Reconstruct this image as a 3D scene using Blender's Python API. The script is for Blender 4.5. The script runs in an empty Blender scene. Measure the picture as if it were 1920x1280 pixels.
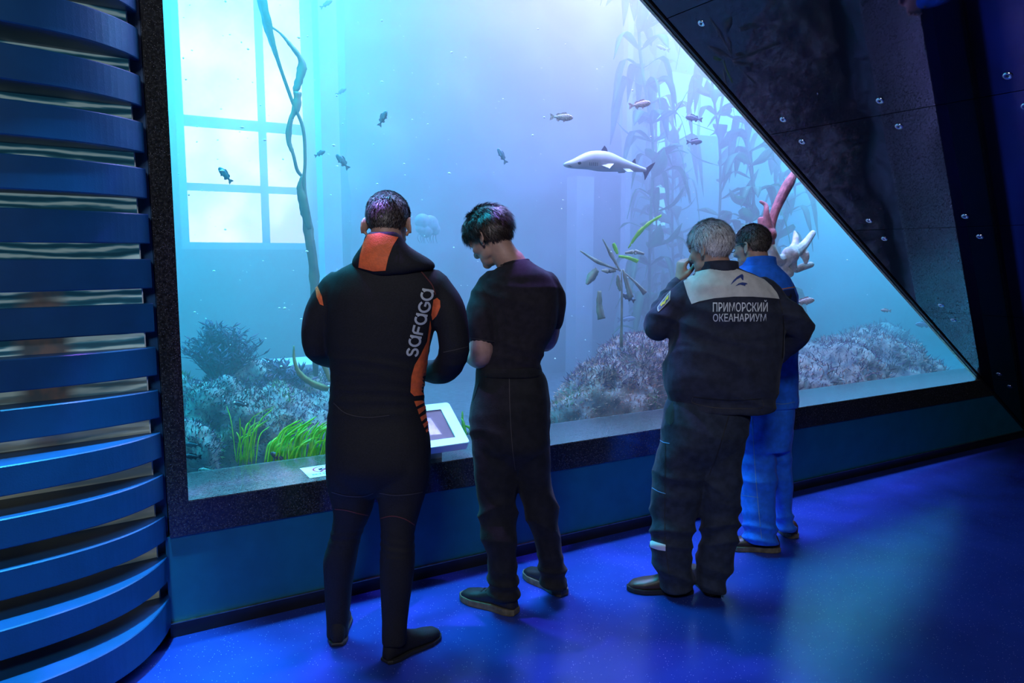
import bpy, bmesh, math, random
import numpy as np
from mathutils import Vector, Matrix, Euler, noise as mnoise
from mathutils.bvhtree import BVHTree

random.seed(7)
rng = np.random.default_rng(7)
scene = bpy.context.scene
COL = scene.collection

# ------------------------------------------------------------------ camera
F_PX, CAM_H, PITCH = 1383.0, 1.56, math.atan(160 / 1383.0)
cam_d = bpy.data.cameras.new('camera')
cam_d.sensor_width = 36.0
cam_d.lens = F_PX / 1920 * 36.0
cam_d.clip_start = 0.05
cam_d.clip_end = 200
cam = bpy.data.objects.new('camera', cam_d)
cam.location = (0, 0, CAM_H)
cam.rotation_euler = (math.pi / 2 - PITCH, 0, 0)
COL.objects.link(cam)
scene.camera = cam

# ------------------------------------------------------------------ frame of the window wall
A0 = np.array([-1.3895, 2.8902, 0.0])            # left foot of the window wall
UD = np.array([0.86507, 0.50165, 0.0])           # along the wall, to the right
VN = np.array([-0.50165, 0.86507, 0.0])          # into the tank
ZD = np.array([0, 0, 1.0])
WANG = math.atan2(UD[1], UD[0])

def W(u, v, z):
    return A0 + UD * u + VN * v + ZD * z

# ------------------------------------------------------------------ world, lights, exposure
vs = scene.view_settings
vs.view_transform = 'Standard'
vs.look = 'None'
vs.exposure = 0.0
vs.gamma = 1.0
vs.use_curve_mapping = False
world = bpy.data.worlds.new('hall_dark')
scene.world = world
world.use_nodes = True
bg = world.node_tree.nodes['Background']
bg.inputs[0].default_value = (0.01, 0.02, 0.06, 1)
bg.inputs[1].default_value = 0.3

def area_light(name, loc, target, size, power, color, size_y=None, spread=None):
    l = bpy.data.lights.new(name, 'AREA')
    l.energy = power
    l.color = color
    l.size = size
    if size_y:
        l.shape = 'RECTANGLE'
        l.size_y = size_y
    if spread:
        l.spread = math.radians(spread)
    o = bpy.data.objects.new(name, l)
    o.location = loc
    dv = Vector(target) - Vector(loc)
    o.rotation_euler = dv.to_track_quat('-Z', 'Y').to_euler()
    COL.objects.link(o)
    return o

def spot_light(name, loc, target, power, color, angle, blend=0.5, radius=0.05):
    l = bpy.data.lights.new(name, 'SPOT')
    l.energy = power
    l.color = color
    l.spot_size = math.radians(angle)
    l.spot_blend = blend
    l.shadow_soft_size = radius
    o = bpy.data.objects.new(name, l)
    o.location = loc
    dv = Vector(target) - Vector(loc)
    o.rotation_euler = dv.to_track_quat('-Z', 'Y').to_euler()
    COL.objects.link(o)
    return o

# flood lamps over the open top of the tank
area_light('tank_flood', W(-0.2, 4.2, 7.4), W(0.4, 4.0, 0), 2.6, 800, (0.01, 0.66, 1.0), 2.4, 75)
area_light('tank_flood', W(4.4, 3.0, 7.4), W(4.4, 2.8, 0), 3.2, 450, (0.46, 0.38, 1.0), 2.4, 85)
area_light('tank_flood', W(9.2, 3.8, 7.4), W(9.0, 3.4, 0), 3.0, 1150, (0.02, 0.62, 1.0), 2.4, 80)
area_light('tank_front_strip', W(0.5, 0.66, 4.95), W(0.5, 0.60, 0), 1.5, 190, (0.0, 0.70, 1.0), 0.25, 75)
area_light('tank_front_strip', W(3.2, 0.70, 4.95), W(3.2, 0.72, 0), 2.8, 640, (0.46, 0.42, 1.0), 0.25)
area_light('tank_front_strip', W(6.2, 0.70, 4.95), W(6.2, 0.74, 0), 3.0, 720, (0.14, 0.58, 1.0), 0.25)
# ceiling lamps of the dark visitor hall
spot_light('hall_spot', (-1.42, 2.22, 4.5), (-1.48, 2.30, 0.2), 2600, (0.05, 0.55, 1.0), 21, 0.6, 0.08)
spot_light('hall_spot', (0.3, 0.3, 4.4), (0.6, 3.2, 0.0), 30, (0.06, 0.18, 1.0), 95, 0.9, 0.15)
area_light('hall_ceiling_lamp', (-0.6, -2.2, 4.4), (0.2, 3.4, 0.8), 1.2, 160, (0.88, 0.90, 1.0))
def ripple_spot(loc, target, power, color, angle, scale):
    """added spot with a noise pattern, standing in for tank light rippled by the water"""
    o = spot_light('added_ripple_light', loc, target, power, color, angle, 0.6, 0.02)  # added light, imitates rippled tank light on the hall floor
    l = o.data; l.use_nodes = True
    N, L = l.node_tree.nodes, l.node_tree.links
    em = N['Emission']
    tc = N.new('ShaderNodeTexCoord')
    nz = N.new('ShaderNodeTexNoise'); nz.inputs['Scale'].default_value = scale; nz.inputs['Detail'].default_value = 3; nz.inputs['Distortion'].default_value = 1.2
    L.new(tc.outputs['Normal'], nz.inputs['Vector'])
    cr = N.new('ShaderNodeValToRGB'); cr.color_ramp.elements[0].position = .45; cr.color_ramp.elements[1].position = .66
    L.new(nz.outputs['Fac'], cr.inputs[0]); L.new(cr.outputs[0], em.inputs['Strength'])
ripple_spot(W(0.35, -0.25, 3.6), W(0.3, -0.80, 0.0), 900, (0.40, 0.17, 1.0), 42, 7.0)
ripple_spot(W(1.35, -0.25, 3.4), W(1.5, -0.70, 0.0), 500, (0.36, 0.17, 1.0), 38, 7.0)
ripple_spot(W(3.6, 0.60, 4.2), W(3.4, -0.5, 0.0), 900, (0.26, 0.18, 1.0), 44, 6.0)

# ------------------------------------------------------------------ helpers
def link(o, parent=None):
    COL.objects.link(o)
    if parent is not None:
        o.parent = parent
    return o

def tag(o, label=None, cat=None, group=None, kind=None):
    if label: o['label'] = label
    if cat: o['category'] = cat
    if group: o['group'] = group
    if kind: o['kind'] = kind
    return o

def thing(name, loc=(0, 0, 0), label=None, cat=None, group=None, kind=None, rot=None):
    o = bpy.data.objects.new(name, None)
    o.empty_display_size = 0.1
    o.location = Vector(loc)
    if rot: o.rotation_euler = rot
    link(o)
    return tag(o, label, cat, group, kind)

def wloc(o):
    v = Vector((0, 0, 0))
    while o is not None:
        v = v + o.location
        o = o.parent
    return v

def mesh(name, verts, faces, m, parent=None, smooth=True, local=False):
    """one mesh object; verts are world coordinates unless local"""
    V = np.asarray(verts, dtype=float).reshape(-1, 3)
    if parent is not None and not local:
        V = V - np.array(wloc(parent))
    me = bpy.data.meshes.new(name)
    me.from_pydata([tuple(v) for v in V], [], [tuple(int(i) for i in f) for f in faces])
    me.validate()
    if smooth:
        me.polygons.foreach_set('use_smooth', [True] * len(me.polygons))
    me.update()
    o = bpy.data.objects.new(name, me)
    if m is not None:
        for mm in (m if isinstance(m, (list, tuple)) else [m]):
            me.materials.append(mm)
    return link(o, parent)

class MB:
    """collects shapes for one mesh"""
    def __init__(s): s.v = []; s.f = []
    def add(s, V, Fc):
        b = len(s.v)
        s.v.extend([tuple(p) for p in V])
        s.f.extend([tuple(i + b for i in f) for f in Fc])
        return s
    def build(s, name, m, parent=None, smooth=True, local=False):
        return mesh(name, s.v, s.f, m, parent, smooth, local)

BOXF = [(0, 3, 2, 1), (4, 5, 6, 7), (0, 1, 5, 4), (1, 2, 6, 5), (2, 3, 7, 6), (3, 0, 4, 7)]
def wbox(u0, u1, v0, v1, z0, z1):
    """box in the frame of the window wall"""
    return [W(u0, v0, z0), W(u1, v0, z0), W(u1, v1, z0), W(u0, v1, z0),
            W(u0, v0, z1), W(u1, v0, z1), W(u1, v1, z1), W(u0, v1, z1)], BOXF
def box(x0, x1, y0, y1, z0, z1):
    return [(x0, y0, z0), (x1, y0, z0), (x1, y1, z0), (x0, y1, z0),
            (x0, y0, z1), (x1, y0, z1), (x1, y1, z1), (x0, y1, z1)], BOXF

def loft(rings, caps=True):
    n = len(rings[0]); V = []; Fc = []
    for r in rings: V.extend([tuple(p) for p in r])
    for i in range(len(rings) - 1):
        for j in range(n):
            a = i * n + j; b = i * n + (j + 1) % n
            Fc.append((a, b, b + n, a + n))
    if caps:
        c0 = len(V); V.append(tuple(np.mean(np.array(rings[0]), axis=0)))
        c1 = len(V); V.append(tuple(np.mean(np.array(rings[-1]), axis=0)))
        k = (len(rings) - 1) * n
        for j in range(n):
            Fc.append((c0, (j + 1) % n, j))
            Fc.append((c1, k + j, k + (j + 1) % n))
    return V, Fc

def smooth_path(pts, k=4):
    """Catmull-Rom through rows of any width"""
    P = np.asarray(pts, float)
    if len(P) < 3: 
        t = np.linspace(0, 1, k + 1)[:, None]
        return P[0] * (1 - t) + P[1] * t
    E = np.vstack([2 * P[0] - P[1], P, 2 * P[-1] - P[-2]])
    out = []
    for i in range(1, len(E) - 2):
        for q in range(k):
            t = q / k
            a, b, c, d = E[i - 1], E[i], E[i + 1], E[i + 2]
            out.append(0.5 * ((2 * b) + (c - a) * t + (2 * a - 5 * b + 4 * c - d) * t * t + (3 * b - a - 3 * c + d) * t ** 3))
    out.append(P[-1])
    return np.array(out)

def tube(path, radii, n=12, k=4, flat=1.0, up=(0, 0, 1), caps=True, round_ends=False):
    """tube along a path, radius per point; flat scales the second axis"""
    P = np.asarray(path, float)
    R = np.full(len(P), radii, float) if np.isscalar(radii) else np.asarray(radii, float)
    Q = np.hstack([P, R[:, None]])
    if k > 1: Q = smooth_path(Q, k)
    C, R = Q[:, :3], np.maximum(Q[:, 3], 1e-4)
    if round_ends:
        t0 = C[0] - C[1]; t0 /= np.linalg.norm(t0) + 1e-9
        t1 = C[-1] - C[-2]; t1 /= np.linalg.norm(t1) + 1e-9
        C = np.vstack([C[0] + t0 * R[0] * .9, C[0] + t0 * R[0] * .6, C, C[-1] + t1 * R[-1] * .6, C[-1] + t1 * R[-1] * .9])
        R = np.concatenate([[R[0] * .35, R[0] * .8], R, [R[-1] * .8, R[-1] * .35]])
    T = np.gradient(C, axis=0)
    T /= np.linalg.norm(T, axis=1)[:, None] + 1e-9
    upv = np.asarray(up, float)
    rings = []
    a = np.cross(upv, T[0])
    if np.linalg.norm(a) < 1e-3: a = np.cross((1, 0, 0), T[0])
    a /= np.linalg.norm(a)
    for i in range(len(C)):
        a = a - T[i] * np.dot(a, T[i]); a /= np.linalg.norm(a) + 1e-9
        b = np.cross(T[i], a)
        ph = np.linspace(0, 2 * math.pi, n, endpoint=False)
        rings.append(C[i] + R[i] * (np.cos(ph)[:, None] * a + flat * np.sin(ph)[:, None] * b))
    return loft(rings, caps)

def ellipsoid(c, r, rot=None, nu=20, nv=14):
    V = []; Fc = []
    M = Euler(rot).to_matrix() if rot else Matrix.Identity(3)
    for i in range(nv + 1):
        th = math.pi * i / nv
        for j in range(nu):
            ph = 2 * math.pi * j / nu
            p = M @ Vector((r[0] * math.sin(th) * math.cos(ph), r[1] * math.sin(th) * math.sin(ph), r[2] * math.cos(th)))
            V.append((c[0] + p[0], c[1] + p[1], c[2] + p[2]))
    for i in range(nv):
        for j in range(nu):
            a = i * nu + j; b = i * nu + (j + 1) % nu
            Fc.append((a, a + nu, b + nu, b))
    return V, Fc

def fuse(shapes, voxel=0.008, smooth=4, factor=0.5):
    """voxel union of closed shapes -> one continuous surface (numpy verts, faces)"""
    mb = MB()
    for V, Fc in shapes: mb.add(V, Fc)
    me = bpy.data.meshes.new('tmp')
    me.from_pydata(mb.v, [], mb.f)
    bm = bmesh.new(); bm.from_mesh(me)
    bmesh.ops.remove_doubles(bm, verts=bm.verts, dist=1e-6)
    bmesh.ops.recalc_face_normals(bm, faces=bm.faces)
    bm.to_mesh(me); bm.free()
    o = bpy.data.objects.new('tmp', me)
    COL.objects.link(o)
    md = o.modifiers.new('r', 'REMESH'); md.mode = 'VOXEL'; md.voxel_size = voxel
    if smooth:
        sm = o.modifiers.new('s', 'SMOOTH'); sm.iterations = smooth; sm.factor = factor
    dg = bpy.context.evaluated_depsgraph_get()
    ev = o.evaluated_get(dg).to_mesh()
    V = np.empty(len(ev.vertices) * 3); ev.vertices.foreach_get('co', V)
    Fc = [tuple(p.vertices) for p in ev.polygons]
    bpy.data.objects.remove(o); bpy.data.meshes.remove(me)
    return V.reshape(-1, 3), Fc

def vnormals(V, Fc):
    me = bpy.data.meshes.new('tmp'); me.from_pydata([tuple(v) for v in V], [], Fc); me.update()
    N = np.empty(len(V) * 3); me.vertices.foreach_get('normal', N)
    bpy.data.meshes.remove(me)
    return N.reshape(-1, 3)

def fnoise(V, scale, seed=0.0):
    """cheap vectorised smooth noise, -1..1"""
    P = np.asarray(V) * scale + seed
    x, y, z = P[:, 0], P[:, 1], P[:, 2]
    return (np.sin(1.7 * x + 1.3 * np.sin(1.1 * y + seed) + 0.7 * z) + np.sin(2.3 * y + 1.9 * np.sin(1.3 * z + 2.1 + seed) - 0.4 * x)
            + np.sin(2.1 * z + 1.7 * np.sin(0.9 * x + 4.2 + seed) + 0.6 * y)) / 3.0

# ------------------------------------------------------------------ materials
def new_mat(name):
    m = bpy.data.materials.new(name); m.use_nodes = True
    return m, m.node_tree, m.node_tree.nodes['Principled BSDF']

def mat(name, color, rough=0.6, spec=0.5, metal=0.0, var=0.15, vscale=8.0, bump=0.0, bscale=60.0, color2=None, detail=4, sheen=0.0, stretch=None, trans=None):
    m, nt, b = new_mat(name)
    N, L = nt.nodes, nt.links
    tc = N.new('ShaderNodeTexCoord')
    src = tc.outputs['Object']
    if stretch:
        mp = N.new('ShaderNodeMapping'); mp.inputs['Scale'].default_value = stretch
        L.new(src, mp.inputs[0]); src = mp.outputs[0]
    nz = N.new('ShaderNodeTexNoise'); nz.inputs['Scale'].default_value = vscale; nz.inputs['Detail'].default_value = detail
    L.new(src, nz.inputs['Vector'])
    cr = N.new('ShaderNodeValToRGB')
    c = np.array(color[:3])
    lo = c * (1 - var) if color2 is None else c
    hi = np.minimum(c * (1 + var), 1) if color2 is None else np.array(color2[:3])
    cr.color_ramp.elements[0].position = 0.35; cr.color_ramp.elements[0].color = (*lo, 1)
    cr.color_ramp.elements[1].position = 0.65; cr.color_ramp.elements[1].color = (*hi, 1)
    L.new(nz.outputs['Fac'], cr.inputs[0]); L.new(cr.outputs[0], b.inputs['Base Color'])
    b.inputs['Roughness'].default_value = rough
    b.inputs['Metallic'].default_value = metal
    b.inputs['Specular IOR Level'].default_value = spec
    if sheen:
        b.inputs['Sheen Weight'].default_value = sheen
        b.inputs['Sheen Roughness'].default_value = 0.4
    if bump:
        n2 = N.new('ShaderNodeTexNoise'); n2.inputs['Scale'].default_value = bscale; n2.inputs['Detail'].default_value = 3
        L.new(src, n2.inputs['Vector'])
        bp = N.new('ShaderNodeBump'); bp.inputs['Strength'].default_value = bump; bp.inputs['Distance'].default_value = 0.01
        L.new(n2.outputs['Fac'], bp.inputs['Height']); L.new(bp.outputs[0], b.inputs['Normal'])
    if trans is not None:
        t = N.new('ShaderNodeBsdfTranslucent'); t.inputs[0].default_value = (*trans, 1)
        mx = N.new('ShaderNodeMixShader'); mx.inputs[0].default_value = 0.45
        out = N['Material Output']
        L.new(b.outputs[0], mx.inputs[1]); L.new(t.outputs[0], mx.inputs[2]); L.new(mx.outputs[0], out.inputs['Surface'])
    return m

def granite(name, lift=0.0):
    m, nt, b = new_mat(name)
    N, L = nt.nodes, nt.links
    tc = N.new('ShaderNodeTexCoord')
    vo = N.new('ShaderNodeTexVoronoi'); vo.inputs['Scale'].default_value = 210
    L.new(tc.outputs['Object'], vo.inputs['Vector'])
    cr = N.new('ShaderNodeValToRGB'); cr.color_ramp.interpolation = 'LINEAR'
    e = cr.color_ramp.elements
    e[0].position = 0.0; e[0].color = (0.75, 0.75, 0.72, 1)
    e[1].position = 0.24; e[1].color = (0.018, 0.02, 0.022, 1)
    sep = N.new('ShaderNodeSeparateColor'); L.new(vo.outputs['Color'], sep.inputs[0])
    gt = N.new('ShaderNodeMath'); gt.operation = 'GREATER_THAN'; gt.inputs[1].default_value = 0.72
    L.new(sep.outputs[0], gt.inputs[0])
    L.new(vo.outputs['Distance'], cr.inputs[0])
    nz = N.new('ShaderNodeTexNoise'); nz.inputs['Scale'].default_value = 120; nz.inputs['Detail'].default_value = 4
    L.new(tc.outputs['Object'], nz.inputs['Vector'])
    c2 = N.new('ShaderNodeValToRGB')
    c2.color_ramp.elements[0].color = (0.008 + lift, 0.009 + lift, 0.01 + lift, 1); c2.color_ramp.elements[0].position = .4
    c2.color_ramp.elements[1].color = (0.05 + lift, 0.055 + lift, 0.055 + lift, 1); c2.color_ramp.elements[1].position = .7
    L.new(nz.outputs['Fac'], c2.inputs[0])
    mx = N.new('ShaderNodeMixRGB'); L.new(gt.outputs[0], mx.inputs[0]); L.new(c2.outputs[0], mx.inputs[1]); L.new(cr.outputs[0], mx.inputs[2])
    L.new(mx.outputs[0], b.inputs['Base Color'])
    b.inputs['Roughness'].default_value = 0.16
    b.inputs['IOR'].default_value = 1.9
    return m

M_GRANITE = granite('black_granite')
M_SILLTOP = granite('lit_sill_granite', 0.09)  # granite with the tank light on the sill put into its colour
M_WALL = mat('blue_wall_paint', (0.005, 0.11, 0.19), 0.45, var=0.08, bump=0.08, bscale=300)
M_SLAT = mat('blue_slat_paint', (0.005, 0.066, 0.18), 0.42, var=0.08, bump=0.05, bscale=200)
M_BLACK = mat('black_plinth', (0.012, 0.012, 0.014), 0.3, var=0.2)
M_DARK = mat('dark_hall_paint', (0.012, 0.012, 0.022), 0.7, var=0.2)
M_STEEL = mat('brushed_steel_edge', (0.45, 0.36, 0.26), 0.35, metal=1.0, var=0.2, vscale=30)
M_CHROME = mat('polished_steel', (0.75, 0.76, 0.78), 0.2, metal=1.0, var=0.05)

def floor_mat():
    m, nt, b = new_mat('blue_vinyl_floor')
    N, L = nt.nodes, nt.links
    tc = N.new('ShaderNodeTexCoord')
    nz = N.new('ShaderNodeTexNoise'); nz.inputs['Scale'].default_value = 2.5; nz.inputs['Detail'].default_value = 5
    L.new(tc.outputs['Object'], nz.inputs['Vector'])
    cr = N.new('ShaderNodeValToRGB')
    cr.color_ramp.elements[0].color = (0.016, 0.036, 0.22, 1); cr.color_ramp.elements[0].position = .3
    cr.color_ramp.elements[1].color = (0.022, 0.048, 0.28, 1); cr.color_ramp.elements[1].position = .7
    L.new(nz.outputs['Fac'], cr.inputs[0])
    vo = N.new('ShaderNodeTexVoronoi'); vo.inputs['Scale'].default_value = 110
    L.new(tc.outputs['Object'], vo.inputs['Vector'])
    lt = N.new('ShaderNodeMath'); lt.operation = 'LESS_THAN'; lt.inputs[1].default_value = 0.13
    L.new(vo.outputs['Distance'], lt.inputs[0])
    sep = N.new('ShaderNodeSeparateColor'); L.new(vo.outputs['Color'], sep.inputs[0])
    gt = N.new('ShaderNodeMath'); gt.operation = 'GREATER_THAN'; gt.inputs[1].default_value = 0.7
    L.new(sep.outputs[0], gt.inputs[0])
    mu = N.new('ShaderNodeMath'); mu.operation = 'MULTIPLY'; L.new(lt.outputs[0], mu.inputs[0]); L.new(gt.outputs[0], mu.inputs[1])
    mx = N.new('ShaderNodeMixRGB'); L.new(mu.outputs[0], mx.inputs[0]); L.new(cr.outputs[0], mx.inputs[1])
    mx.inputs[2].default_value = (0.35, 0.42, 0.65, 1)
    L.new(mx.outputs[0], b.inputs['Base Color'])
    b.inputs['Roughness'].default_value = 0.15
    b.inputs['Specular IOR Level'].default_value = 0.5
    n2 = N.new('ShaderNodeTexNoise'); n2.inputs['Scale'].default_value = 260; n2.inputs['Detail'].default_value = 2
    L.new(tc.outputs['Object'], n2.inputs['Vector'])
    bp = N.new('ShaderNodeBump'); bp.inputs['Strength'].default_value = 0.12; bp.inputs['Distance'].default_value = 0.004
    L.new(n2.outputs['Fac'], bp.inputs['Height']); L.new(bp.outputs[0], b.inputs['Normal'])
    return m
M_FLOOR = floor_mat()

def mirror_mat(name, tint, rough, wave=0.0, metal=True):
    m, nt, b = new_mat(name)
    N, L = nt.nodes, nt.links
    b.inputs['Base Color'].default_value = (*tint, 1)
    b.inputs['Metallic'].default_value = 1.0
    b.inputs['Roughness'].default_value = rough
    tc = N.new('ShaderNodeTexCoord')
    mp = N.new('ShaderNodeMapping'); mp.inputs['Scale'].default_value = (2.2, 2.2, 26)
    L.new(tc.outputs['Object'], mp.inputs[0])
    nz = N.new('ShaderNodeTexNoise'); nz.inputs['Scale'].default_value = 1.6; nz.inputs['Detail'].default_value = 3; nz.inputs['Distortion'].default_value = 0.6
    L.new(mp.outputs[0], nz.inputs['Vector'])
    bp = N.new('ShaderNodeBump'); bp.inputs['Strength'].default_value = wave; bp.inputs['Distance'].default_value = 0.02
    L.new(nz.outputs['Fac'], bp.inputs['Height']); L.new(bp.outputs[0], b.inputs['Normal'])
    return m
M_MIRROR = mirror_mat('rippled_mirror', (0.72, 0.78, 0.80), 0.06, 0.35)

def black_glass():
    m, nt, b = new_mat('black_glass_panel')
    b.inputs['Base Color'].default_value = (0.004, 0.004, 0.007, 1)
    b.inputs['Roughness'].default_value = 0.03
    b.inputs['IOR'].default_value = 1.65
    b.inputs['Specular Tint'].default_value = (0.72, 0.62, 1.0, 1)
    return m
M_PANEL = black_glass()

def pane_glass():
    m, nt, b = new_mat('clear_acrylic')
    N, L = nt.nodes, nt.links
    tr = N.new('ShaderNodeBsdfTransparent'); tr.inputs[0].default_value = (0.97, 0.99, 1, 1)
    gl = N.new('ShaderNodeBsdfGlossy'); gl.inputs['Roughness'].default_value = 0.0
    fr = N.new('ShaderNodeFresnel'); fr.inputs[0].default_value = 1.3
    mx = N.new('ShaderNodeMixShader')
    geo = N.new('ShaderNodeNewGeometry')
    inv = N.new('ShaderNodeMath'); inv.operation = 'SUBTRACT'; inv.inputs[0].default_value = 1.0
    L.new(geo.outputs['Backfacing'], inv.inputs[1])
    mul = N.new('ShaderNodeMath'); mul.operation = 'MULTIPLY'
    L.new(fr.outputs[0], mul.inputs[0]); L.new(inv.outputs[0], mul.inputs[1])
    L.new(mul.outputs[0], mx.inputs[0]); L.new(tr.outputs[0], mx.inputs[1]); L.new(gl.outputs[0], mx.inputs[2])
    L.new(mx.outputs[0], N['Material Output'].inputs['Surface'])
    return m
M_GLASS = pane_glass()

def emit(name, color, power, scale=1.5, lo=0.55):
    m, nt, b = new_mat(name)
    N, L = nt.nodes, nt.links
    tc = N.new('ShaderNodeTexCoord')
    nz = N.new('ShaderNodeTexNoise'); nz.inputs['Scale'].default_value = scale; nz.inputs['Detail'].default_value = 3
    L.new(tc.outputs['Object'], nz.inputs['Vector'])
    mr = N.new('ShaderNodeMapRange'); mr.inputs['From Min'].default_value = .35; mr.inputs['From Max'].default_value = .65
    mr.inputs['To Min'].default_value = lo * power; mr.inputs['To Max'].default_value = power
    L.new(nz.outputs['Fac'], mr.inputs[0])
    b.inputs['Base Color'].default_value = (0.02, 0.02, 0.02, 1)
    b.inputs['Emission Color'].default_value = (*color, 1)
    L.new(mr.outputs[0], b.inputs['Emission Strength'])
    return m

# ------------------------------------------------------------------ setting: floor, window wall
SILL = 0.565
def struct(name, mb, m, parent=None, smooth=False):
    o = mb.build(name, m, parent, smooth)
    if parent is None: o['kind'] = 'structure'
    return o

struct('floor', MB().add(*box(-9, 12, -6, 9, -0.1, 0)), M_FLOOR)
struct('ceiling', MB().add(*box(-9, 12, -6, 2.2, 4.6, 4.7)), M_DARK)
struct('wall_back', MB().add(*box(-9, 12, -6.1, -6, 0, 4.6)), M_DARK)

wall = thing('wall_front', W(0, 0, 0), kind='structure')
# blue painted apron below the window, black plinth, granite band and jamb
MB().add(*wbox(-0.02, 9.5, 0.0, 0.45, 0.062, 0.425)).build('apron', M_WALL, wall, False)
MB().add(*wbox(-0.02, 9.5, -0.012, 0.44, 0.0, 0.062)).build('plinth', M_BLACK, wall, False)
MB().add(*wbox(-0.02, 9.5, -0.016, -0.002, 0.0605, 0.064)).build('plinth_edge', M_STEEL, wall, False)
us = [-0.004, 1.62, 3.25, 4.88, 6.5, 9.5]
for a, b_ in zip(us[:-1], us[1:]):
    MB().add(*wbox(a + 0.001, b_ - 0.001, -0.012, 0.41, 0.425, SILL)).build('granite_slab', M_GRANITE, wall, False)
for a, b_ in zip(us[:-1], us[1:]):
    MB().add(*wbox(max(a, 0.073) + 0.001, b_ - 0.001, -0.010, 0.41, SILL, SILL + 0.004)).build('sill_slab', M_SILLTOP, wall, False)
MB().add(*wbox(-0.004, 0.073, -0.012, 0.41, SILL, 4.6)).build('granite_jamb', M_GRANITE, wall, False)
MB().add(*wbox(0.073, 9.5, -0.012, 0.41, 4.3, 4.6)).build('window_head', M_GRANITE, wall, False)
MB().add(*wbox(-3.0, -0.005, 0.03, 0.4, 0.0, 4.6)).build('wall_return', M_SLAT, wall, False)

win = tag(MB().add(*wbox(0.05, 9.6, 0.39, 0.47, SILL - 0.03, 4.3)).build('window_1', M_GLASS, None, False), kind='structure')

# ------------------------------------------------------------------ tank
M_TANKROCK = mat('tank_rock_wall', (0.16, 0.20, 0.27), 0.9, var=0.5, vscale=1.6, bump=0.8, bscale=8, detail=7)
M_TANKPALE = mat('tank_pier_concrete', (0.55, 0.62, 0.72), 0.8, var=0.12, vscale=3)
M_SAND = mat('tank_bed_gravel', (0.20, 0.21, 0.24), 0.95, var=0.5, vscale=18, bump=0.6, bscale=60)
tag(MB().add(*wbox(-1.5, 13, 0.48, 6.4, -0.1, 0.12)).build('floor_tank', M_SAND, None, False), kind='structure')
tag(MB().add(*wbox(-1.5, 13, 6.2, 6.4, 0.12, 5.1)).build('wall_tank_back', M_TANKROCK, None, False), kind='structure')
tag(MB().add(*wbox(-1.7, -1.5, 0.48, 6.4, 0.1, 5.1)).build('wall_tank_side', M_TANKROCK, None, False), kind='structure')
tag(MB().add(*wbox(13, 13.2, 0.48, 6.4, 0.1, 5.1)).build('wall_tank_side', M_TANKROCK, None, False), kind='structure')

def water_mat():
    m = bpy.data.materials.new('tank_water'); m.use_nodes = True
    nt = m.node_tree; nt.nodes.clear()
    out = nt.nodes.new('ShaderNodeOutputMaterial')
    sc = nt.nodes.new('ShaderNodeVolumeScatter')
    sc.inputs['Color'].default_value = (0.90, 0.95, 1.0, 1)
    sc.inputs['Density'].default_value = WATER_D
    sc.inputs['Anisotropy'].default_value = 0.2
    ab = nt.nodes.new('ShaderNodeVolumeAbsorption')
    ab.inputs['Color'].default_value = (0.20, 0.74, 1.0, 1)
    ab.inputs['Density'].default_value = 0.10
    ad = nt.nodes.new('ShaderNodeAddShader')
    nt.links.new(sc.outputs[0], ad.inputs[0]); nt.links.new(ab.outputs[0], ad.inputs[1])
    nt.links.new(ad.outputs[0], out.inputs['Volume'])
    return m
WATER_D = 0.33
water = MB().add(*wbox(-1.49, 12.99, 0.475, 6.19, 0.121, 4.9)).build('water', water_mat(), None, False)
tag(water, 'hazy blue water filling the aquarium behind the window', 'water', kind='stuff')
# ------------------------------------------------------------------ pixel helpers for measuring positions in the frame of the wall
def ray(px, py):
    x = (px - 960) / F_PX; y = -(py - 640) / F_PX
    c, s = math.cos(PITCH), math.sin(PITCH)
    return np.array([x, c + y * s, -s + y * c])
CAMP = np.array([0, 0, CAM_H])
def PV(px, py, v):
    """point of the tank at distance v behind the wall plane"""
    r = ray(px, py)
    return CAMP + r * ((v - (CAMP - A0) @ VN) / (r @ VN))
def PY(px, py, Y):
    r = ray(px, py)
    return CAMP + r * (Y / r[1])
def PU(px, py, v):
    p = PV(px, py, v) - A0
    return float(p @ UD), float(p[2])

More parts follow.
